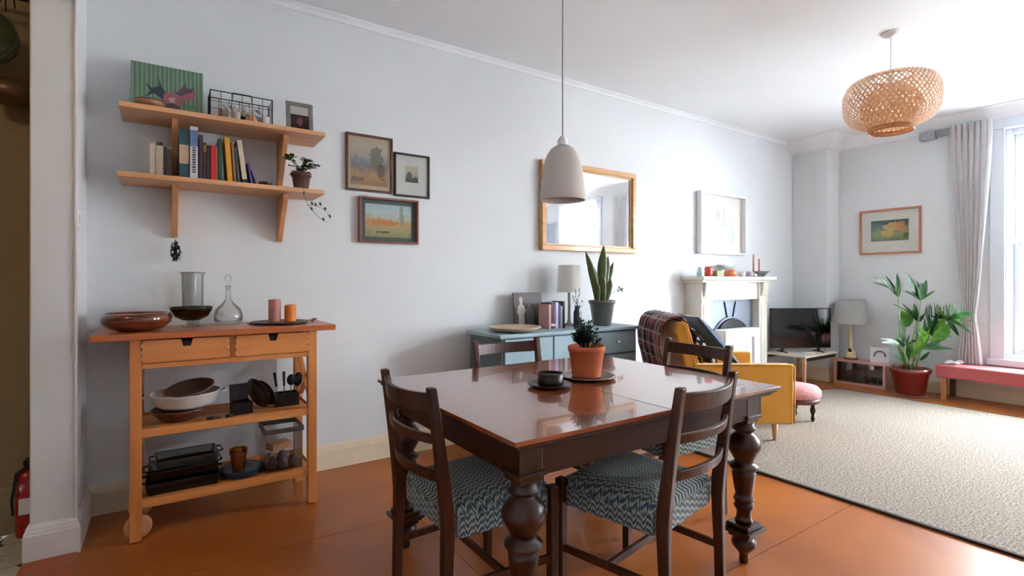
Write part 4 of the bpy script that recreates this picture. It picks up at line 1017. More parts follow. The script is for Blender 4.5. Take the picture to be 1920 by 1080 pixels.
t = thing('white_cup', 'small white cup on the mantelpiece', 'cup', (5.1, 3.17, ZP)); part('cup_body', MB().lathe([(0, 0), (.025, 0), (.035, .05), (.032, .05), (.022, .006), (0, .006)]), WHITEM, t)
t = thing('mauve_pot', 'small mauve grey pot on the mantelpiece left of the tapers', 'pot', (5.22, 3.17, ZP)); part('pot_body', MB().lathe([(0, 0), (.04, 0), (.05, .03), (.04, .055), (.034, .055), (.04, .03), (0, .01)]), plain('mauve_glaze', srgb(176, 160, 170), .4), t)
for i, (x, y, h, lb) in enumerate(((5.36, 3.2, .25, 'taller pink taper candle in a holder on the mantelpiece'), (5.4, 3.16, .2, 'shorter pink taper candle in a holder on the mantelpiece'))):
    t = thing('taper_candle', lb, 'candle', (x, y, ZP))
    part('holder', MB().lathe([(0, 0), (.026, 0), (.026, .006), (.01, .012), (.01, .03), (.016, .034), (.016, .04), (0, .04)], seg=18), plain('grey_holder', srgb(140, 136, 136), .4), t)
    part('wax', MB().lathe([(0, .04), (.011, .04), (.009, h-.01), (.003, h), (0, h)], seg=14), plain('rose_wax', srgb(206, 150, 132), .5), t)
t = thing('green_bowl', 'grey-green conical bowl at the right end of the mantelpiece', 'bowl', (5.5, 3.19, ZP)); part('bowl_body', MB().lathe([(0, 0), (.025, 0), (.05, .03), (.085, .062), (.081, .063), (.045, .034), (0, .01)], seg=30), plain('celadon', srgb(130, 142, 132), .4), t)

# ------------------------------------------------------------------ television corner
t = thing('tv_table', 'low white-topped side table with wooden legs in the corner', 'table', (0, 0, 0))
part('tabletop', MB().box(5.73, 6.48, 2.83, 3.3, .35, .37), plain('white_tabletop', srgb(226, 216, 200), .4), t, .004)
for x, y in ((5.755, 2.855), (6.455, 2.855), (5.755, 3.275), (6.455, 3.275)):
    part('leg', MB().bar((x, y, .35), (x, y, 0), .03, .03, (0, 1, 0), .024, .024), wood('beech_leg', srgb(196, 140, 100), srgb(216, 164, 124), .5, 'z', 6), t)
part('rail', MB().box(5.77, 6.44, 2.85, 2.862, .31, .35).box(5.77, 6.44, 3.268, 3.28, .31, .35), BLACK, t)
aTV = math.atan2(-.559, .829)+.08
t = thing('television', 'black flat-screen television on the low corner table', 'television', (6.085, 3.06, .3705), aTV)
part('screen_casing', MB().box(-.36, .36, -.012, .03, .045, .505), BLACK, t, .004)
m = NT('tv_screen'); m.color(srgb(8, 8, 12)); m.set(.08, 0, .35, .0); SCR = m.mat
part('screen', MB().box(-.352, .352, -.0135, -.012, .055, .498), SCR, t)
for s_ in (-.22, .22): part('foot', MB().bar((s_, -.08, .005), (s_, .09, .005), .02, .01).box(s_-.008, s_+.008, -.005, .02, .01, .05), BLACK, t)
simple('remote_control', MB().box(-.08, .08, -.02, .02, 0, .015), plain('white_remote', srgb(214, 206, 198), .5), 'pale remote control lying in front of the television', 'remote', (6.0, 2.93, .3705), -.3, bev=.005)
# pink cabinet
PINKC = plain('pale_pink_paint', srgb(216, 166, 158), .5, var=.04)
t = thing('pink_cabinet', 'low pink cabinet with glass front between the TV table and the palm', 'cabinet', (0, 0, 0))
CX0, CX1, CY0, CY1, CH = 6.5, 6.77, 2.37, 2.89, .27
part('carcass', MB().box(CX0, CX1, CY0, CY1, .255, .275).box(CX0, CX1, CY0, CY1, .0, .03).box(CX0, CX1, CY0, CY0+.025, .03, .255).box(CX0, CX1, CY1-.02, CY1, .03, .255).box(CX1-.01, CX1, CY0+.025, CY1-.02, .03, .255), PINKC, t, .003)
part('sliding_glass', MB().box(CX0+.012, CX0+.016, CY0+.025, CY1-.02, .03, .255), glass('grey_tint_glass', (.55, .58, .56, 1), .25), t)
part('glass_pull', MB().box(CX0+.004, CX0+.012, CY0+.11, CY0+.15, .2, .245), WHITEP, t)
for i in range(6):
    simple('glass_tumbler', MB().lathe([(0, 0), (.024, 0), (.03, .07), (.028, .07), (.022, .006), (0, .006)], seg=16), SMOKE, ['leftmost', 'second', 'third', 'fourth', 'fifth', 'rightmost'][5-i]+' smoky tumbler in the row inside the pink cabinet', 'glass', (6.62, 2.45+.07*i, .0305), 0, 'tumblers inside the pink cabinet')
t = thing('table_lamp', 'table lamp with a grey fabric shade and cream conical base on the pink cabinet', 'lamp', (6.64, 2.77, .2755))
part('base_disc', MB().lathe([(0, 0), (.075, 0), (.075, .012), (.07, .018), (0, .018)]), wood('dark_disc', srgb(120, 72, 48), srgb(146, 92, 62), .4), t)
part('base', MB().lathe([(0, .018), (.055, .018), (.055, .03), (.045, .1), (.022, .13), (.022, .3), (.014, .34), (.01, .44), (0, .44)]), plain('cream_ceramic', srgb(222, 200, 158), .4), t)
part('motif', MB().lathe([(0, -.003), (.02, -.002), (.022, 0), (0, .003)], seg=20, M=Matrix.Translation((-.046, -.012, .11)) @ Matrix.Rotation(PI/2, 4, 'Y')), plain('dark_motif', srgb(70, 52, 44), .5), t)
part('lamp_shade', MB().lathe([(.19, .42), (.19, .423), (.145, .69), (.143, .69), (.187, .423), (.19, .42)], seg=40), cloth('grey_lampshade', srgb(198, 198, 194), .3), t)
part('shade_ring', MB().tube([(-.145, 0, .68), (0, 0, .66), (.145, 0, .68)], .002, 5).tube([(0, 0, .44), (0, 0, .66)], .005, 8), WHITEM, t)
t = thing('photo_frame', 'white block frame with a grey headband picture standing on the pink cabinet', 'photo frame', (6.6, 2.46, .2755), -1.1)
part('frame', MB().box(-.085, .085, 0, .02, 0, .17), WHITEP, t, .003)
arc = [(.05*math.cos(a), -.002, .085+.045*math.sin(a)) for a in [PI*(-.1+1.2*k/16) for k in range(17)]]
part('drawn_arc', MB().tube(arc, .009, 6), plain('grey_ink', srgb(96, 96, 104), .6), t)

# ------------------------------------------------------------------ palm (local x = right in view, y = away)
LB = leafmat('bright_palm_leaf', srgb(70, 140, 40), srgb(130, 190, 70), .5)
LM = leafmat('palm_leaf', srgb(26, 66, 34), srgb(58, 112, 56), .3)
t = thing('potted_palm', 'leafy green palm in a glossy dark red pot beside the pink bench', 'plant', (6.42, 2.12, 0), math.atan2(-.559, .829))
part('pot', MB().lathe([(0, 0.02), (.12, .02), (.13, .03), (.165, .24), (.178, .25), (.182, .29), (.172, .29), (.16, .265), (0, .26)], seg=44), plain('oxblood_glaze', srgb(122, 26, 26), .12, coat=.8), t)
part('saucer', MB().lathe([(0, 0), (.13, 0), (.15, .02), (.146, .022), (.125, .012), (0, .019)], seg=36), plain('pink_saucer', srgb(170, 120, 112), .5), t)
part('soil', MB().lathe([(.158, .266), (0, .272)]), SOIL, t)
S_ = .00556
def px(x, y, d=0):
    for _ in range(6):                                            # leaves come forward where the wall would be
        D_ = 5.363+d; lx = (x-960)/964*D_-4.162
        d = min(d, (.31-.829*lx)/.559)
    return Vector((lx, d, 1.2-(y-525)/964*D_))
stems = [((1700, 690), (1690, 640), (1686, 556), .0), ((1712, 690), (1722, 620), (1729, 562), -.03), ((1706, 690), (1712, 640), (1722, 600), .05), ((1715, 690), (1735, 640), (1778, 598), .06), ((1716, 690), (1730, 650), (1752, 632), -.08),
         ((1700, 690), (1697, 650), (1700, 612), .1), ((1702, 690), (1695, 655), (1682, 640), -.1), ((1712, 690), (1722, 660), (1735, 652), -.12)]
for a_, b_, c_, d_ in stems:
    p0 = px(*a_); p0.z = .265; p0.x *= .6; p0.y = d_*.5
    part('stem', MB().tube([p0, px(*b_, d_*.8), px(*c_, d_)], [.009, .006, .004], 6), leafmat('palm_stem', srgb(120, 150, 80), srgb(150, 176, 104), .1), t)
BLD = [  # x0,y0, x1,y1, depth0, depth1, width, droop, bright
 (1686, 558, 1684, 512, 0, 0, .055, 0, 0), (1685, 556, 1655, 522, 0, -.05, .04, .12, 0), (1684, 552, 1640, 520, 0, -.02, .03, .25, 0), (1684, 548, 1638, 530, 0, .05, .022, .3, 0), (1685, 550, 1662, 516, 0, .1, .025, .1, 0),
 (1729, 563, 1700, 508, -.03, -.05, .045, .04, 0), (1729, 563, 1720, 526, -.03, -.02, .06, 0, 0), (1729, 563, 1739, 524, -.03, 0, .06, 0, 0), (1729, 563, 1730, 530, -.03, -.06, .07, 0, 0), (1728, 560, 1711, 545, -.03, .04, .02, 0, 0),
 (1722, 602, 1715, 568, .05, .04, .05, 0, 0), (1720, 598, 1692, 568, .05, .0, .03, .1, 0), (1722, 598, 1672, 568, .05, .08, .014, .2, 0), (1723, 604, 1735, 588, .05, 0, .04, 0, 0),
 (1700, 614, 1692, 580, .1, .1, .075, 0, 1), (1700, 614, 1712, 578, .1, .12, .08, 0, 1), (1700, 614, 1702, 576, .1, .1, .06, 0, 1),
 (1697, 645, 1686, 590, .0, .0, .028, 0, 0), (1700, 640, 1690, 600, -.05, -.05, .025, 0, 0),
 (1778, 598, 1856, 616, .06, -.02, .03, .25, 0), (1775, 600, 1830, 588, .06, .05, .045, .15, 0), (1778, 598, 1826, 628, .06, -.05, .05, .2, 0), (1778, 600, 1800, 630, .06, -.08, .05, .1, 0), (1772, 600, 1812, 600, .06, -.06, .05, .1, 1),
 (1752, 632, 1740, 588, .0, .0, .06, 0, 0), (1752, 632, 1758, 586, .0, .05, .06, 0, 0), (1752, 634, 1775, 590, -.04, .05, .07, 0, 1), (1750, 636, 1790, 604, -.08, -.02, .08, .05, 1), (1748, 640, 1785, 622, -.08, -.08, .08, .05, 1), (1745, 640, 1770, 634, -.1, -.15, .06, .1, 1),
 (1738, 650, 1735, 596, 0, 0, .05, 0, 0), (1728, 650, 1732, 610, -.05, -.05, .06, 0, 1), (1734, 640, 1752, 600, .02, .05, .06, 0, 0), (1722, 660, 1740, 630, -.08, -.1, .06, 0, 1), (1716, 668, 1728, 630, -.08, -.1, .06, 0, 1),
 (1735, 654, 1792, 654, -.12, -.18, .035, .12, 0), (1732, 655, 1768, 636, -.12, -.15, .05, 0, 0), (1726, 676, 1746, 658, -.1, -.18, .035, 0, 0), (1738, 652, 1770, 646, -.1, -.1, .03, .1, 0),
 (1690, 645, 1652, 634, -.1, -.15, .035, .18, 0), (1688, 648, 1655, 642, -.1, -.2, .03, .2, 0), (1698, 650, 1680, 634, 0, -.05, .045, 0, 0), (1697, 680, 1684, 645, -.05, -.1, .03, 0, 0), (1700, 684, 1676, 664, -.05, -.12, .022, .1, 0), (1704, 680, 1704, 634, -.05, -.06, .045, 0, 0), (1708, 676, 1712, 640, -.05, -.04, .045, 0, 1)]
for x0, y0, x1, y1, d0, d1, wv_, dr, br in BLD:
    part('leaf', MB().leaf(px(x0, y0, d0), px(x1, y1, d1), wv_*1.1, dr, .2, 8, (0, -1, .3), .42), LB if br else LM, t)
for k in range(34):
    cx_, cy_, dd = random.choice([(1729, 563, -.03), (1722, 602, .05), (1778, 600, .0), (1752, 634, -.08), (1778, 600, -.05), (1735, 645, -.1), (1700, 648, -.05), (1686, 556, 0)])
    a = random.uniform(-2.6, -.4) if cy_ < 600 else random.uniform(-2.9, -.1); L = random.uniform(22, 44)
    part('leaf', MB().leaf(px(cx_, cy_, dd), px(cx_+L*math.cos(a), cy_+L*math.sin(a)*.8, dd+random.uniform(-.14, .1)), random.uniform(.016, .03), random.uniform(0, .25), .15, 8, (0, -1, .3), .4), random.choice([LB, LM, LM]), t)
b = MB()
for k in range(26):
    x = 1735+k*2.6; b.leaf(px(x, 598+random.uniform(-4, 8), .06), px(x+random.uniform(-6, 8), 566+random.uniform(-4, 12), .06+random.uniform(-.05, .05)), .011, 0, .1, 4, (0, -1, .2))
part('fine_leaflets', b, LM, t, kind='stuff')

# ------------------------------------------------------------------ bench
t = thing('upholstered_bench', 'long low bench upholstered in dusty pink under the window', 'bench', (0, 0, 0))
part('cushion', MB().box(6.42, 6.775, .2, 1.91, .225, .352), PINKF, t, .018, 4)
OAK = wood('oak_leg', srgb(176, 112, 62), srgb(202, 138, 84), .4, 'z', 6)
for x in (6.45, 6.71):
    for y in (1.83, .26): part('leg', MB().box(x, x+.04, y, y+.045, 0, .225), OAK if x < 6.6 else BROWNF, t, .003)
simple('folded_cloth', MB().grid(lambda u, v: (6.47+.2*u, 1.74+.12*v, .358+.018*math.sin(u*9)*math.sin(v*6)+.016), 12, 10), CURT, 'crumpled white cloth lying on the left end of the pink bench', 'cloth', (0, 0, 0), solid=.006)

# ------------------------------------------------------------------ rug
def rug():
    b = MB().box(3.07, 6.12, -1.2, 2.72, .0005, .011)
    t = thing('jute_rug', 'large beige woven rug with dark edge binding in the sitting area', 'rug', (0, 0, 0))
    part('rug_weave', b, RUG, t)
    BD = plain('dark_binding', srgb(58, 46, 40), .9)
    part('edge_binding', MB().box(3.05, 3.07, -1.2, 2.72, .0005, .013), BD, t)
    part('edge_binding', MB().box(6.12, 6.135, -1.2, 2.72, .0005, .013), BD, t)
rug()
ZR = .0115

# ------------------------------------------------------------------ armchair (local x = its front, y = its left)
t = thing('mustard_armchair', 'mustard yellow upholstered armchair with tapered legs seen from its side', 'armchair', (3.167, 2.35, ZR), math.atan2(-.559, .829))
for y0 in (0, .66): part('arm', MB().box(.0, .73, y0, y0+.1, .14, .575), MUSTARD, t, .02, 4)
part('seat_base', MB().box(.02, .69, .1, .66, .16, .3), MUSTARD, t, .015, 3)
part('seat_cushion', MB().box(.1, .72, .105, .655, .3, .43), MUSTARD, t, .03, 4)
part('backrest', MB().prism([(0, .3), (.12, .3), (.03, .6), (-.04, .86), (-.075, .885), (-.12, .87), (-.125, .8), (-.03, .5)], 'y', .02, .74), MUSTARD, t, .015, 3)
part('piping', MB().tube([(.125, .1, .44), (.034, .018, .6), (-.04, .018, .865), (-.08, .018, .887)], .006, 6).tube([(.0, .0, .57), (.72, .0, .575), (.733, .0, .56), (.733, 0, .15)], .005, 6), plain('light_mustard_piping', srgb(232, 172, 66), .8), t)
for x, y in ((.64, .1), (.1, .1), (.64, .66), (.1, .66)):
    part('leg', MB().lathe([(.012, 0), (.024, .14), (0, .14)], c=(x, y, 0), seg=16), wood('beech_tapered', srgb(206, 156, 104), srgb(224, 180, 130), .4, 'z', 6), t)
# blanket over the backrest
AR = math.atan2(-.559, .829)
t = thing('tartan_blanket', 'maroon tartan wool blanket draped over the back of the mustard armchair', 'blanket', (3.167, 2.35, ZR), AR)
path = [(.05, .62), (.012, .74), (-.022, .86), (-.07, .91), (-.14, .9), (-.19, .85), (-.21, .76), (-.2, .65), (-.17, .55), (-.14, .42), (-.13, .34)]
def fn(u, v):
    k = v*(len(path)-1); i = min(int(k), len(path)-2); f = k-i
    x = path[i][0]*(1-f)+path[i+1][0]*f; z = path[i][1]*(1-f)+path[i+1][1]*f
    wv_ = .012*math.sin(u*24+v*3)+.008*math.sin(u*47)
    out = -1 if v > .4 else .3
    return (x+out*(.012+abs(wv_)), .06+.66*u+.01*math.sin(v*8), z+.008+(.012*abs(math.sin(u*17)) if .2 < v < .5 else 0))
part('blanket_cloth', MB().grid(fn, 60, 40), TARTAN, t, solid=.007)
b = MB()
for k in range(50):
    p = Vector(fn(k/49, 1)); b.tube([p, p+Vector((random.uniform(-.004, .004), 0, -.03))], .0015, 4)
part('fringe', b, plain('wool_fringe', srgb(150, 110, 104), .95), t, kind='stuff')
def cushion(label, loc, rot, mat, s_=.4, th=.13):
    def fnc(sign):
        def f(u, v):
            a = u*2-1; c = v*2-1
            e = max(0, (1-a*a)*(1-c*c))**.45
            k = 1-.06*(1-abs(a))*abs(c)**6; k2 = 1-.06*(1-abs(c))*abs(a)**6
            return (a*s_/2*k2, c*s_/2*k, sign*th/2*e)
        return f
    b = MB().grid(fnc(1), 20, 20); g = MB().grid(fnc(-1), 20, 20); b.add(g.v, [tuple(reversed(q)) for q in g.f], True)
    o = part('cushion', b, mat, None); o.matrix_world = Matrix.Translation(loc) @ Matrix.Rotation(AR, 4, 'Z') @ Matrix.Rotation(rot[1], 4, 'Y') @ Matrix.Rotation(rot[2], 4, 'Z')
    return tag(o, label, 'cushion')
def arm(x, y, z): v = Matrix.Rotation(AR, 4, 'Z') @ Vector((x, y, 0)); return Vector((3.167+v.x, 2.35+v.y, z))
m = NT('black_white_pattern'); vo = m.n('ShaderNodeTexVoronoi'); vo.inputs['Scale'].default_value = 26; m.l(m.co(), vo.inputs[0])
m.color(m.ramp(vo.outputs[0], [(.3, srgb(214, 208, 208)), (.45, srgb(34, 30, 36))], 'CONSTANT')); m.set(.9)
cushion('black and white patterned cushion against the back of the mustard armchair', arm(.155, .36, .665), (0, .98, 0), m.mat, .42, .12)
cushion('dark teal blue cushion leaning in front of the patterned cushion on the mustard armchair', arm(.25, .385, .732), (0, .86, .0), plain('teal_velvet', srgb(38, 74, 98), .8, sheen=.4), .5, .11)

# footstool
t = thing('footstool', 'round footstool with pink top and dark turned legs behind the mustard armchair', 'footstool', (4.46, 2.3, ZR))
part('top', MB().lathe([(0, .2), (.19, .2), (.205, .22), (.205, .26), (.18, .29), (.1, .305), (0, .31)], seg=36), plain('pink_tapestry', srgb(206, 150, 150), .85, var=.2, scale=30), t)
part('frame', MB().lathe([(0, .16), (.185, .16), (.195, .17), (.195, .2), (0, .2)], seg=36), plain('dark_red_frame', srgb(96, 36, 34), .5), t)
for k in range(4):
    a = .4+k*PI/2; part('leg', MB().lathe([(.01, 0), (.016, .02), (.011, .05), (.022, .09), (.014, .13), (.024, .165), (0, .165)], c=(.14*math.cos(a), .14*math.sin(a), 0), seg=14), MAHOGD, t)

# ------------------------------------------------------------------ dining table
t = thing('dining_table', 'large dark mahogany extending dining table with turned bulbous legs', 'table', (0, 0, 0))
X0, X1, Y0, Y1 = .80, 2.165, 1.17, 2.28
XS = 1.46
for a_, b_ in ((X0, XS-.001), (XS+.001, X1)):
    tb = part('tabletop_leaf', MB().box(a_, b_, Y0, Y1, .736, .75), MAHOG, t, .0015)
    e0 = .01 if a_ == X0 else 0; e1 = .01 if b_ == X1 else 0
    part('edge_moulding', MB().box(a_+e0, b_-e1, Y0+.01, Y1-.01, .724, .736).box(a_+e0*2.4, b_-e1*2.4, Y0+.024, Y1-.024, .712, .724), MAHOGX, tb, .003)
ax0, ax1, ay0, ay1 = X0+.055, X1-.055, Y0+.055, Y1-.055
part('apron', MB().box(ax0, ax1, ay0, ay0+.024, .615, .712), MAHOGX, t, .003)
part('apron', MB().box(ax0, ax1, ay1-.024, ay1, .615, .712), MAHOGX, t, .003)
part('apron', MB().box(ax0, ax0+.024, ay0+.024, ay1-.024, .615, .712), MAHOGX, t, .003)
part('apron', MB().box(ax1-.024, ax1, ay0+.024, ay1-.024, .615, .712), MAHOGX, t, .003)
LEG = [(.0, 0), (.017, 0), (.02, .012), (.018, .035), (.03, .05), (.048, .072), (.05, .09), (.036, .108), (.03, .112)]
LEG2 = [(.03, .17), (.036, .176), (.03, .19), (.028, .215), (.036, .232), (.041, .24), (.036, .25), (.034, .256), (.042, .268), (.036, .282), (.033, .29), (.04, .32), (.047, .37), (.048, .386), (.038, .392), (.056, .4), (.06, .408), (.056, .416), (.04, .424), (.038, .435),
        (.05, .455), (.066, .485), (.069, .502), (.063, .522), (.045, .545), (.034, .552), (.034, .558), (.048, .566), (.05, .574), (.04, .584), (.04, .6)]
for lx, ly in ((.895, 1.265), (2.045, 1.265), (.895, 2.185), (2.045, 2.185)):
    l = part('leg', MB().lathe(LEG, c=(lx, ly, 0), seg=28).lathe(LEG2, c=(lx, ly, 0), seg=28), MAHOGD, t)
    part('leg_block', MB().box(lx-.045, lx+.045, ly-.045, ly+.045, .112, .128).box(lx-.056, lx+.056, ly-.056, ly+.056, .128, .14).box(lx-.066, lx+.066, ly-.066, ly+.066, .14, .152).box(lx-.05, lx+.05, ly-.05, ly+.05, .152, .17), MAHOGD, l, .003)
    sx = -1 if lx < 1.4 else 1; sy = -1 if ly < 1.7 else 1
    part('corner_block', MB().box(lx-.042, lx+.042, ly-.042, ly+.042, .6, .712).box(lx-.052, lx+.052, ly-.052, ly+.052, .618, .632), MAHOGD, l, .003)

ZTB = .7505
t = thing('plant_plate', 'dark round plate with a pale rim under the terracotta pot', 'plate', (1.608, 1.765, ZTB))
part('plate_body', MB().lathe([(0, 0), (.08, 0), (.125, .008), (.13, .014), (.112, .012), (.08, .006), (0, .006)], seg=44), plain('bronze_plate', srgb(74, 56, 46), .25, .3), t)
part('rim', MB().tube([(p[0], p[1], .013) for p in ringc(.125, 0, 44)], .003, 6, closed=True), plain('pale_rim', srgb(170, 158, 146), .4), t)
t = thing('terracotta_pot_plant', 'small bushy succulent in an orange terracotta pot at the centre of the table', 'plant', (1.605, 1.768, ZTB+.0065))
part('pot', MB().lathe([(0, 0), (.062, 0), (.066, .004), (.066, .008), (.08, .115), (.084, .117), (.086, .14), (.08, .142), (.076, .13), (0, .125)], seg=44), plain('terracotta', srgb(208, 108, 66), .7, var=.06), t)
part('soil', MB().lathe([(.076, .128), (0, .135)]), SOIL, t)
b = MB(); st = MB()
for k in range(26):
    a = random.uniform(0, 2*PI); r = random.uniform(.01, .075); h = random.uniform(.19, .255) if r < .05 else random.uniform(.16, .215)
    tip = Vector((r*math.cos(a), r*math.sin(a), h)); base = Vector((r*.4*math.cos(a), r*.4*math.sin(a), .13))
    st.tube([base, (base+tip)/2+Vector((0, 0, .01)), tip], .0018, 4)
    for lv in range(4):
        c_ = base.lerp(tip, .35+.2*lv)
        for q in range(5):
            a2 = q*1.26+lv*.6; L = .032-.004*lv
            b.leaf(c_, c_+Vector((L*math.cos(a2), L*math.sin(a2), .014)), .011, .05)
part('foliage', b, leafmat('succulent_leaf', srgb(52, 84, 72), srgb(92, 122, 98), .2), t, kind='stuff')
st.tube([(.01, 0, .13), (-.02, -.01, .22), (-.035, -.02, .265)], .0012, 4)
part('stems', st, LD, t)
t = thing('ashtray_dish', 'dark brown saucer left of the terracotta pot on the table', 'dish', (1.345, 1.71, ZTB))
part('dish_body', MB().lathe([(0, 0), (.06, 0), (.088, .008), (.094, .014), (.09, .016), (.06, .008), (0, .007)], seg=40), plain('dark_wood_dish', srgb(50, 34, 28), .3), t)
t = thing('dark_candle', 'squat black candle in the brown saucer on the table', 'candle', (1.35, 1.712, ZTB+.0085))
part('tin', MB().lathe([(0, 0), (.052, 0), (.055, .004), (.055, .046), (.051, .048), (.05, .04), (0, .038)], seg=36), plain('black_wax', srgb(38, 28, 28), .35), t)
part('lid_rim', MB().tube([(p[0], p[1], .047) for p in ringc(.053, 0, 36)], .002, 5, closed=True), BLACK, t)

# ------------------------------------------------------------------ dining chairs (front = +x)
def make_chair(label):
    t = thing('dining_chair', label, 'chair', (0, 0, 0), 0, 'dining chairs around the mahogany table')
    bx, fx, hb, hf = -.21, .2, .205, .225
    PATH = lambda z: bx-(0 if z < .42 else .058*((z-.42)/.44)**1.15)
    for s_ in (-1, 1):
        b = MB(); zs = [0, .2, .4, .46, .56, .7, .8, .862]
        wv_ = [(.028, .034), (.03, .036), (.032, .044), (.032, .046), (.032, .04), (.032, .034), (.032, .03), (.032, .028)]
        vs = []; 
        for z, (wy, wx) in zip(zs, wv_):
            x = PATH(z)+(-.012*(1-z/.4) if z < .4 else 0)
            for ex, ey in ((-1, -1), (1, -1), (1, 1), (-1, 1)): vs.append((x+ex*wx/2, s_*hb+ey*wy/2, z))
        fs = [(3, 2, 1, 0)]+[(4*i+k, 4*i+(k+1) % 4, 4*i+4+(k+1) % 4, 4*i+4+k) for i in range(len(zs)-1) for k in range(4)]+[tuple(4*(len(zs)-1)+k for k in range(4))]
        part('rear_post', b.add(vs, fs), CHAIRW, t, .005)
        part('front_leg', MB().bar((fx, s_*hf, 0), (fx, s_*hf, .458), .03, .03, (0, 1, 0), .036, .036), CHAIRW, t, .004)
        part('stretcher', MB().bar((bx+.01, s_*hb, .2), (fx-.012, s_*hf, .2), .016, .026), CHAIRW, t, .002)
    part('stretcher', MB().bar((0, -(hb+hf)/2, .2), (0, (hb+hf)/2, .2), .016, .026), CHAIRW, t, .002)
    # curved slats
    def slat(zc, hh, thick, bow, crest=0):
        b = MB(); n = 12; vs = []
        for i in range(n+1):
            u = -1+2*i/n; y = u*(hb-.012); x = PATH(zc)-bow*(1-u*u); cz = crest*(1-u*u)
            for ex, ez in ((-1, -1), (1, -1), (1, 1), (-1, 1)):
                vs.append((x+ex*thick/2-ez*hh*.06, y, zc+ez*hh/2+(cz if ez > 0 else cz*.6)))
        fs = [(3, 2, 1, 0)]+[(4*i+k, 4*i+(k+1) % 4, 4*i+4+(k+1) % 4, 4*i+4+k) for i in range(n) for k in range(4)]+[tuple(4*n+k for k in range(4))]
        return b.add(vs, fs)
    part('top_rail', slat(.812, .062, .018, .044, -.006), CHAIRW, t, .004)
    part('back_slat', slat(.69, .032, .016, .048, .002), CHAIRW, t, .004)
    part('back_slat', slat(.565, .034, .016, .044, .004), CHAIRW, t, .004)
    # seat pad
    def ws(x): return hb+(hf-hb)*(x-bx)/(fx-bx)
    b = MB(); n = 16; top = []
    def pad(u, v):
        x = bx+.012+(fx+.022-bx-.012)*u; w_ = ws(x)+.012
        y = (v*2-1)*w_
        # corner cut-outs round the legs
        ed = min(u, 1-u, v, 1-v)
        z = .425+.055*(min(1, ed/.16))**.5 if ed > 0 else .425
        cu = min(u, 1-u)/.09; cv = min(v, 1-v)/.09
        return (x, y, z)
    def side(u, v):
        return None
    g = MB().grid(pad, n, n); vs = list(g.v); fs = list(g.f)
    rim = [i for i in range(n)]+[n+(n+1)*j for j in range(n)]+[n*(n+1)+n-i for i in range(n)]+[(n-j)*(n+1) for j in range(n)]
    base = len(vs)
    for i in rim: vs.append((vs[i][0], vs[i][1], .368))
    k = len(rim)
    for i in range(k): fs.append((rim[i], base+i, base+(i+1) % k, rim[(i+1) % k]))
    fs.append(tuple(base+i for i in range(k)))
    # keep the pad clear of the leg corners
    out = []
    for x, y, z in vs:
        lx = .205; 
        if x > fx-.03 and abs(y) > ws(x)-.03:
            y = math.copysign(ws(x)-.02, y); x = min(x, fx-.0)
        if x < bx+.045 and abs(y) > ws(x)-.02:
            x = bx+.03
        out.append((x, y, z))
    part('seat_pad', MB().add(out, fs, True), SEATF, t, .012, 3)
    return t
c1 = make_chair('dark wooden ladder-back dining chair at the left end of the table')
c1.location = (.96, 1.685, 0); c1.rotation_euler = (0, 0, 0)
G = 'dining chairs around the mahogany table'
a2 = 101*D2R
dup(c1, (1.494, 1.346, 0), a2, 'dark wooden dining chair nearest the camera, right of the near table corner', G)
dup(c1, (1.615, 2.2, 0), -PI/2-.05, 'dark wooden dining chair across the table, in front of the blue sideboard', G)
dup(c1, (2.165, 1.80, 0), PI-.07, 'dark wooden dining chair at the right end of the table beside the mustard armchair', G)

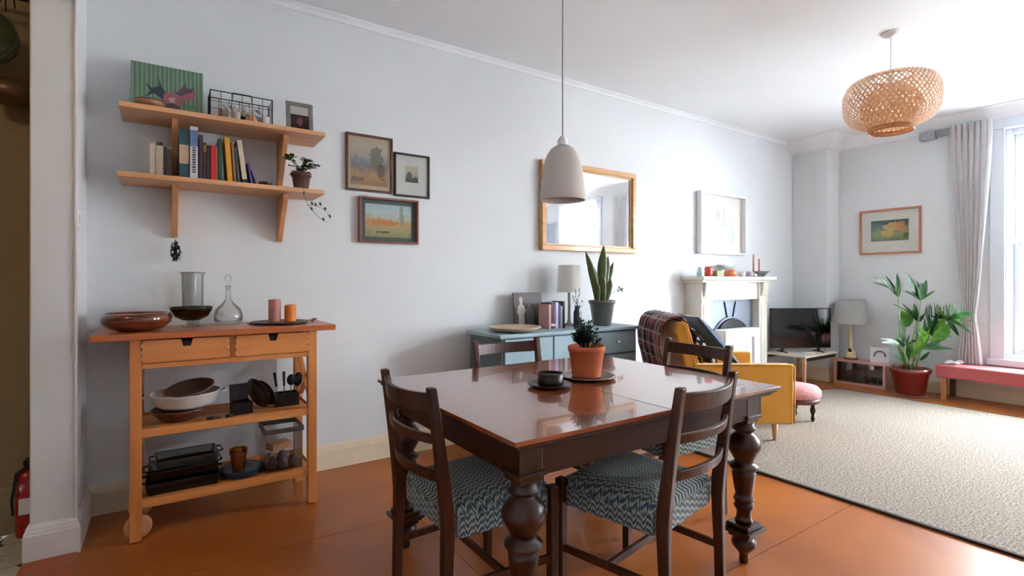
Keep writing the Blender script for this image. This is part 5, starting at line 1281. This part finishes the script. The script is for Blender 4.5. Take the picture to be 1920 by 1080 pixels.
# ------------------------------------------------------------------ kitchen glimpse
t = thing('fire_extinguisher', 'red fire extinguisher on the kitchen floor behind the white wall end', 'fire extinguisher', (-.538, 3.285, .0015)); t.scale = (.8, .8, .92)
part('cylinder', MB().lathe([(0, 0), (.05, 0), (.055, .01), (.055, .29), (.045, .32), (.02, .335), (0, .335)], seg=28), plain('red_enamel', srgb(168, 22, 26), .25, coat=.5), t)
part('valve', MB().lathe([(0, .33), (.014, .33), (.014, .365), (0, .365)], seg=14).box(-.012, .012, -.05, .04, .365, .375).box(-.01, .01, -.055, .03, .38, .388), BLACK, t)
part('hose', MB().tube([(0, -.02, .35), (-.04, -.05, .33), (-.06, -.045, .2), (-.058, -.03, .12)], .008, 8), BLACK, t)
part('label_panel', MB().box(-.03, .03, -.0565, -.054, .12, .2), WHITEP, t)
t = thing('added_kitchen_lamp', 'added round lamp on the kitchen ceiling out of the frame, brightening the kitchen', 'lamp', (-1.3, 1.2, ZC-.001))
part('lamp_shade', MB().lathe([(0, -.08), (.1, -.075), (.15, -.03), (.15, 0)], seg=28), WHITEP, t)
kl = bpy.data.lights.new('kitchen_fill_light', 'POINT'); kl.energy = 4; kl.color = (1, .78, .5); kl.shadow_soft_size = .1  # unseen warm fill added to lift the dark kitchen
ko = bpy.data.objects.new('kitchen_fill_light', kl); COL.objects.link(ko); ko.location = (-1.3, 1.2, ZC-.2)
t = thing('pan_rail', 'black iron pan rail near the kitchen ceiling', 'rail', (-.9, 3.1, 2.46))
part('rail', MB().tube([(-.5, 0, 0), (.4, 0, 0)], .008, 8).tube([(-.5, .12, .03), (.4, .12, .03)], .008, 8).tube([(.38, 0, 0), (.38, .12, .03)], .006, 6).tube([(-.48, 0, 0), (-.48, .12, .03)], .006, 6), BLACKM, t)
part('ceiling_rod', MB().tube([(.3, .06, .01), (.3, .06, ZC-2.46)], .005, 6).tube([(-.4, .06, .01), (-.4, .06, ZC-2.46)], .005, 6), BLACKM, t)
part('hook', MB().tube([(.35, 0, .01), (.35, -.012, 0), (.35, 0, -.05), (.35, .012, -.06)], .003, 5).tube([(.3, .12, .04), (.3, .108, .03), (.3, .12, -.04)], .003, 5), BLACKM, t)
def pan(label, loc, rot, r, d, mat):
    t = thing('saucepan', label, 'pan', loc); t.rotation_euler = rot
    part('pan_body', MB().lathe([(0, 0), (r*.85, 0), (r*.97, .012), (r, d), (r*.96, d), (r*.93, .015), (0, .006)], seg=32), mat, t)
    part('handle', MB().bar((r*.98, 0, d*.8), (r+.17, 0, d), .02, .01, (0, 0, 1), .016, .008), BLACK, t, .003)
pan('large dark green pan hanging from the kitchen rail', (-.66, 3.14, 2.24), (1.0, -1.2, .5), .13, .07, plain('green_enamel', srgb(74, 82, 62), .3, .3))
pan('brown-bottomed pan hanging lower beside the white wall end', (-.585, 3.2, 2.01), (0, 0.1, 1.2), .09, .075, plain('copper_brown', srgb(104, 76, 54), .35, .4))
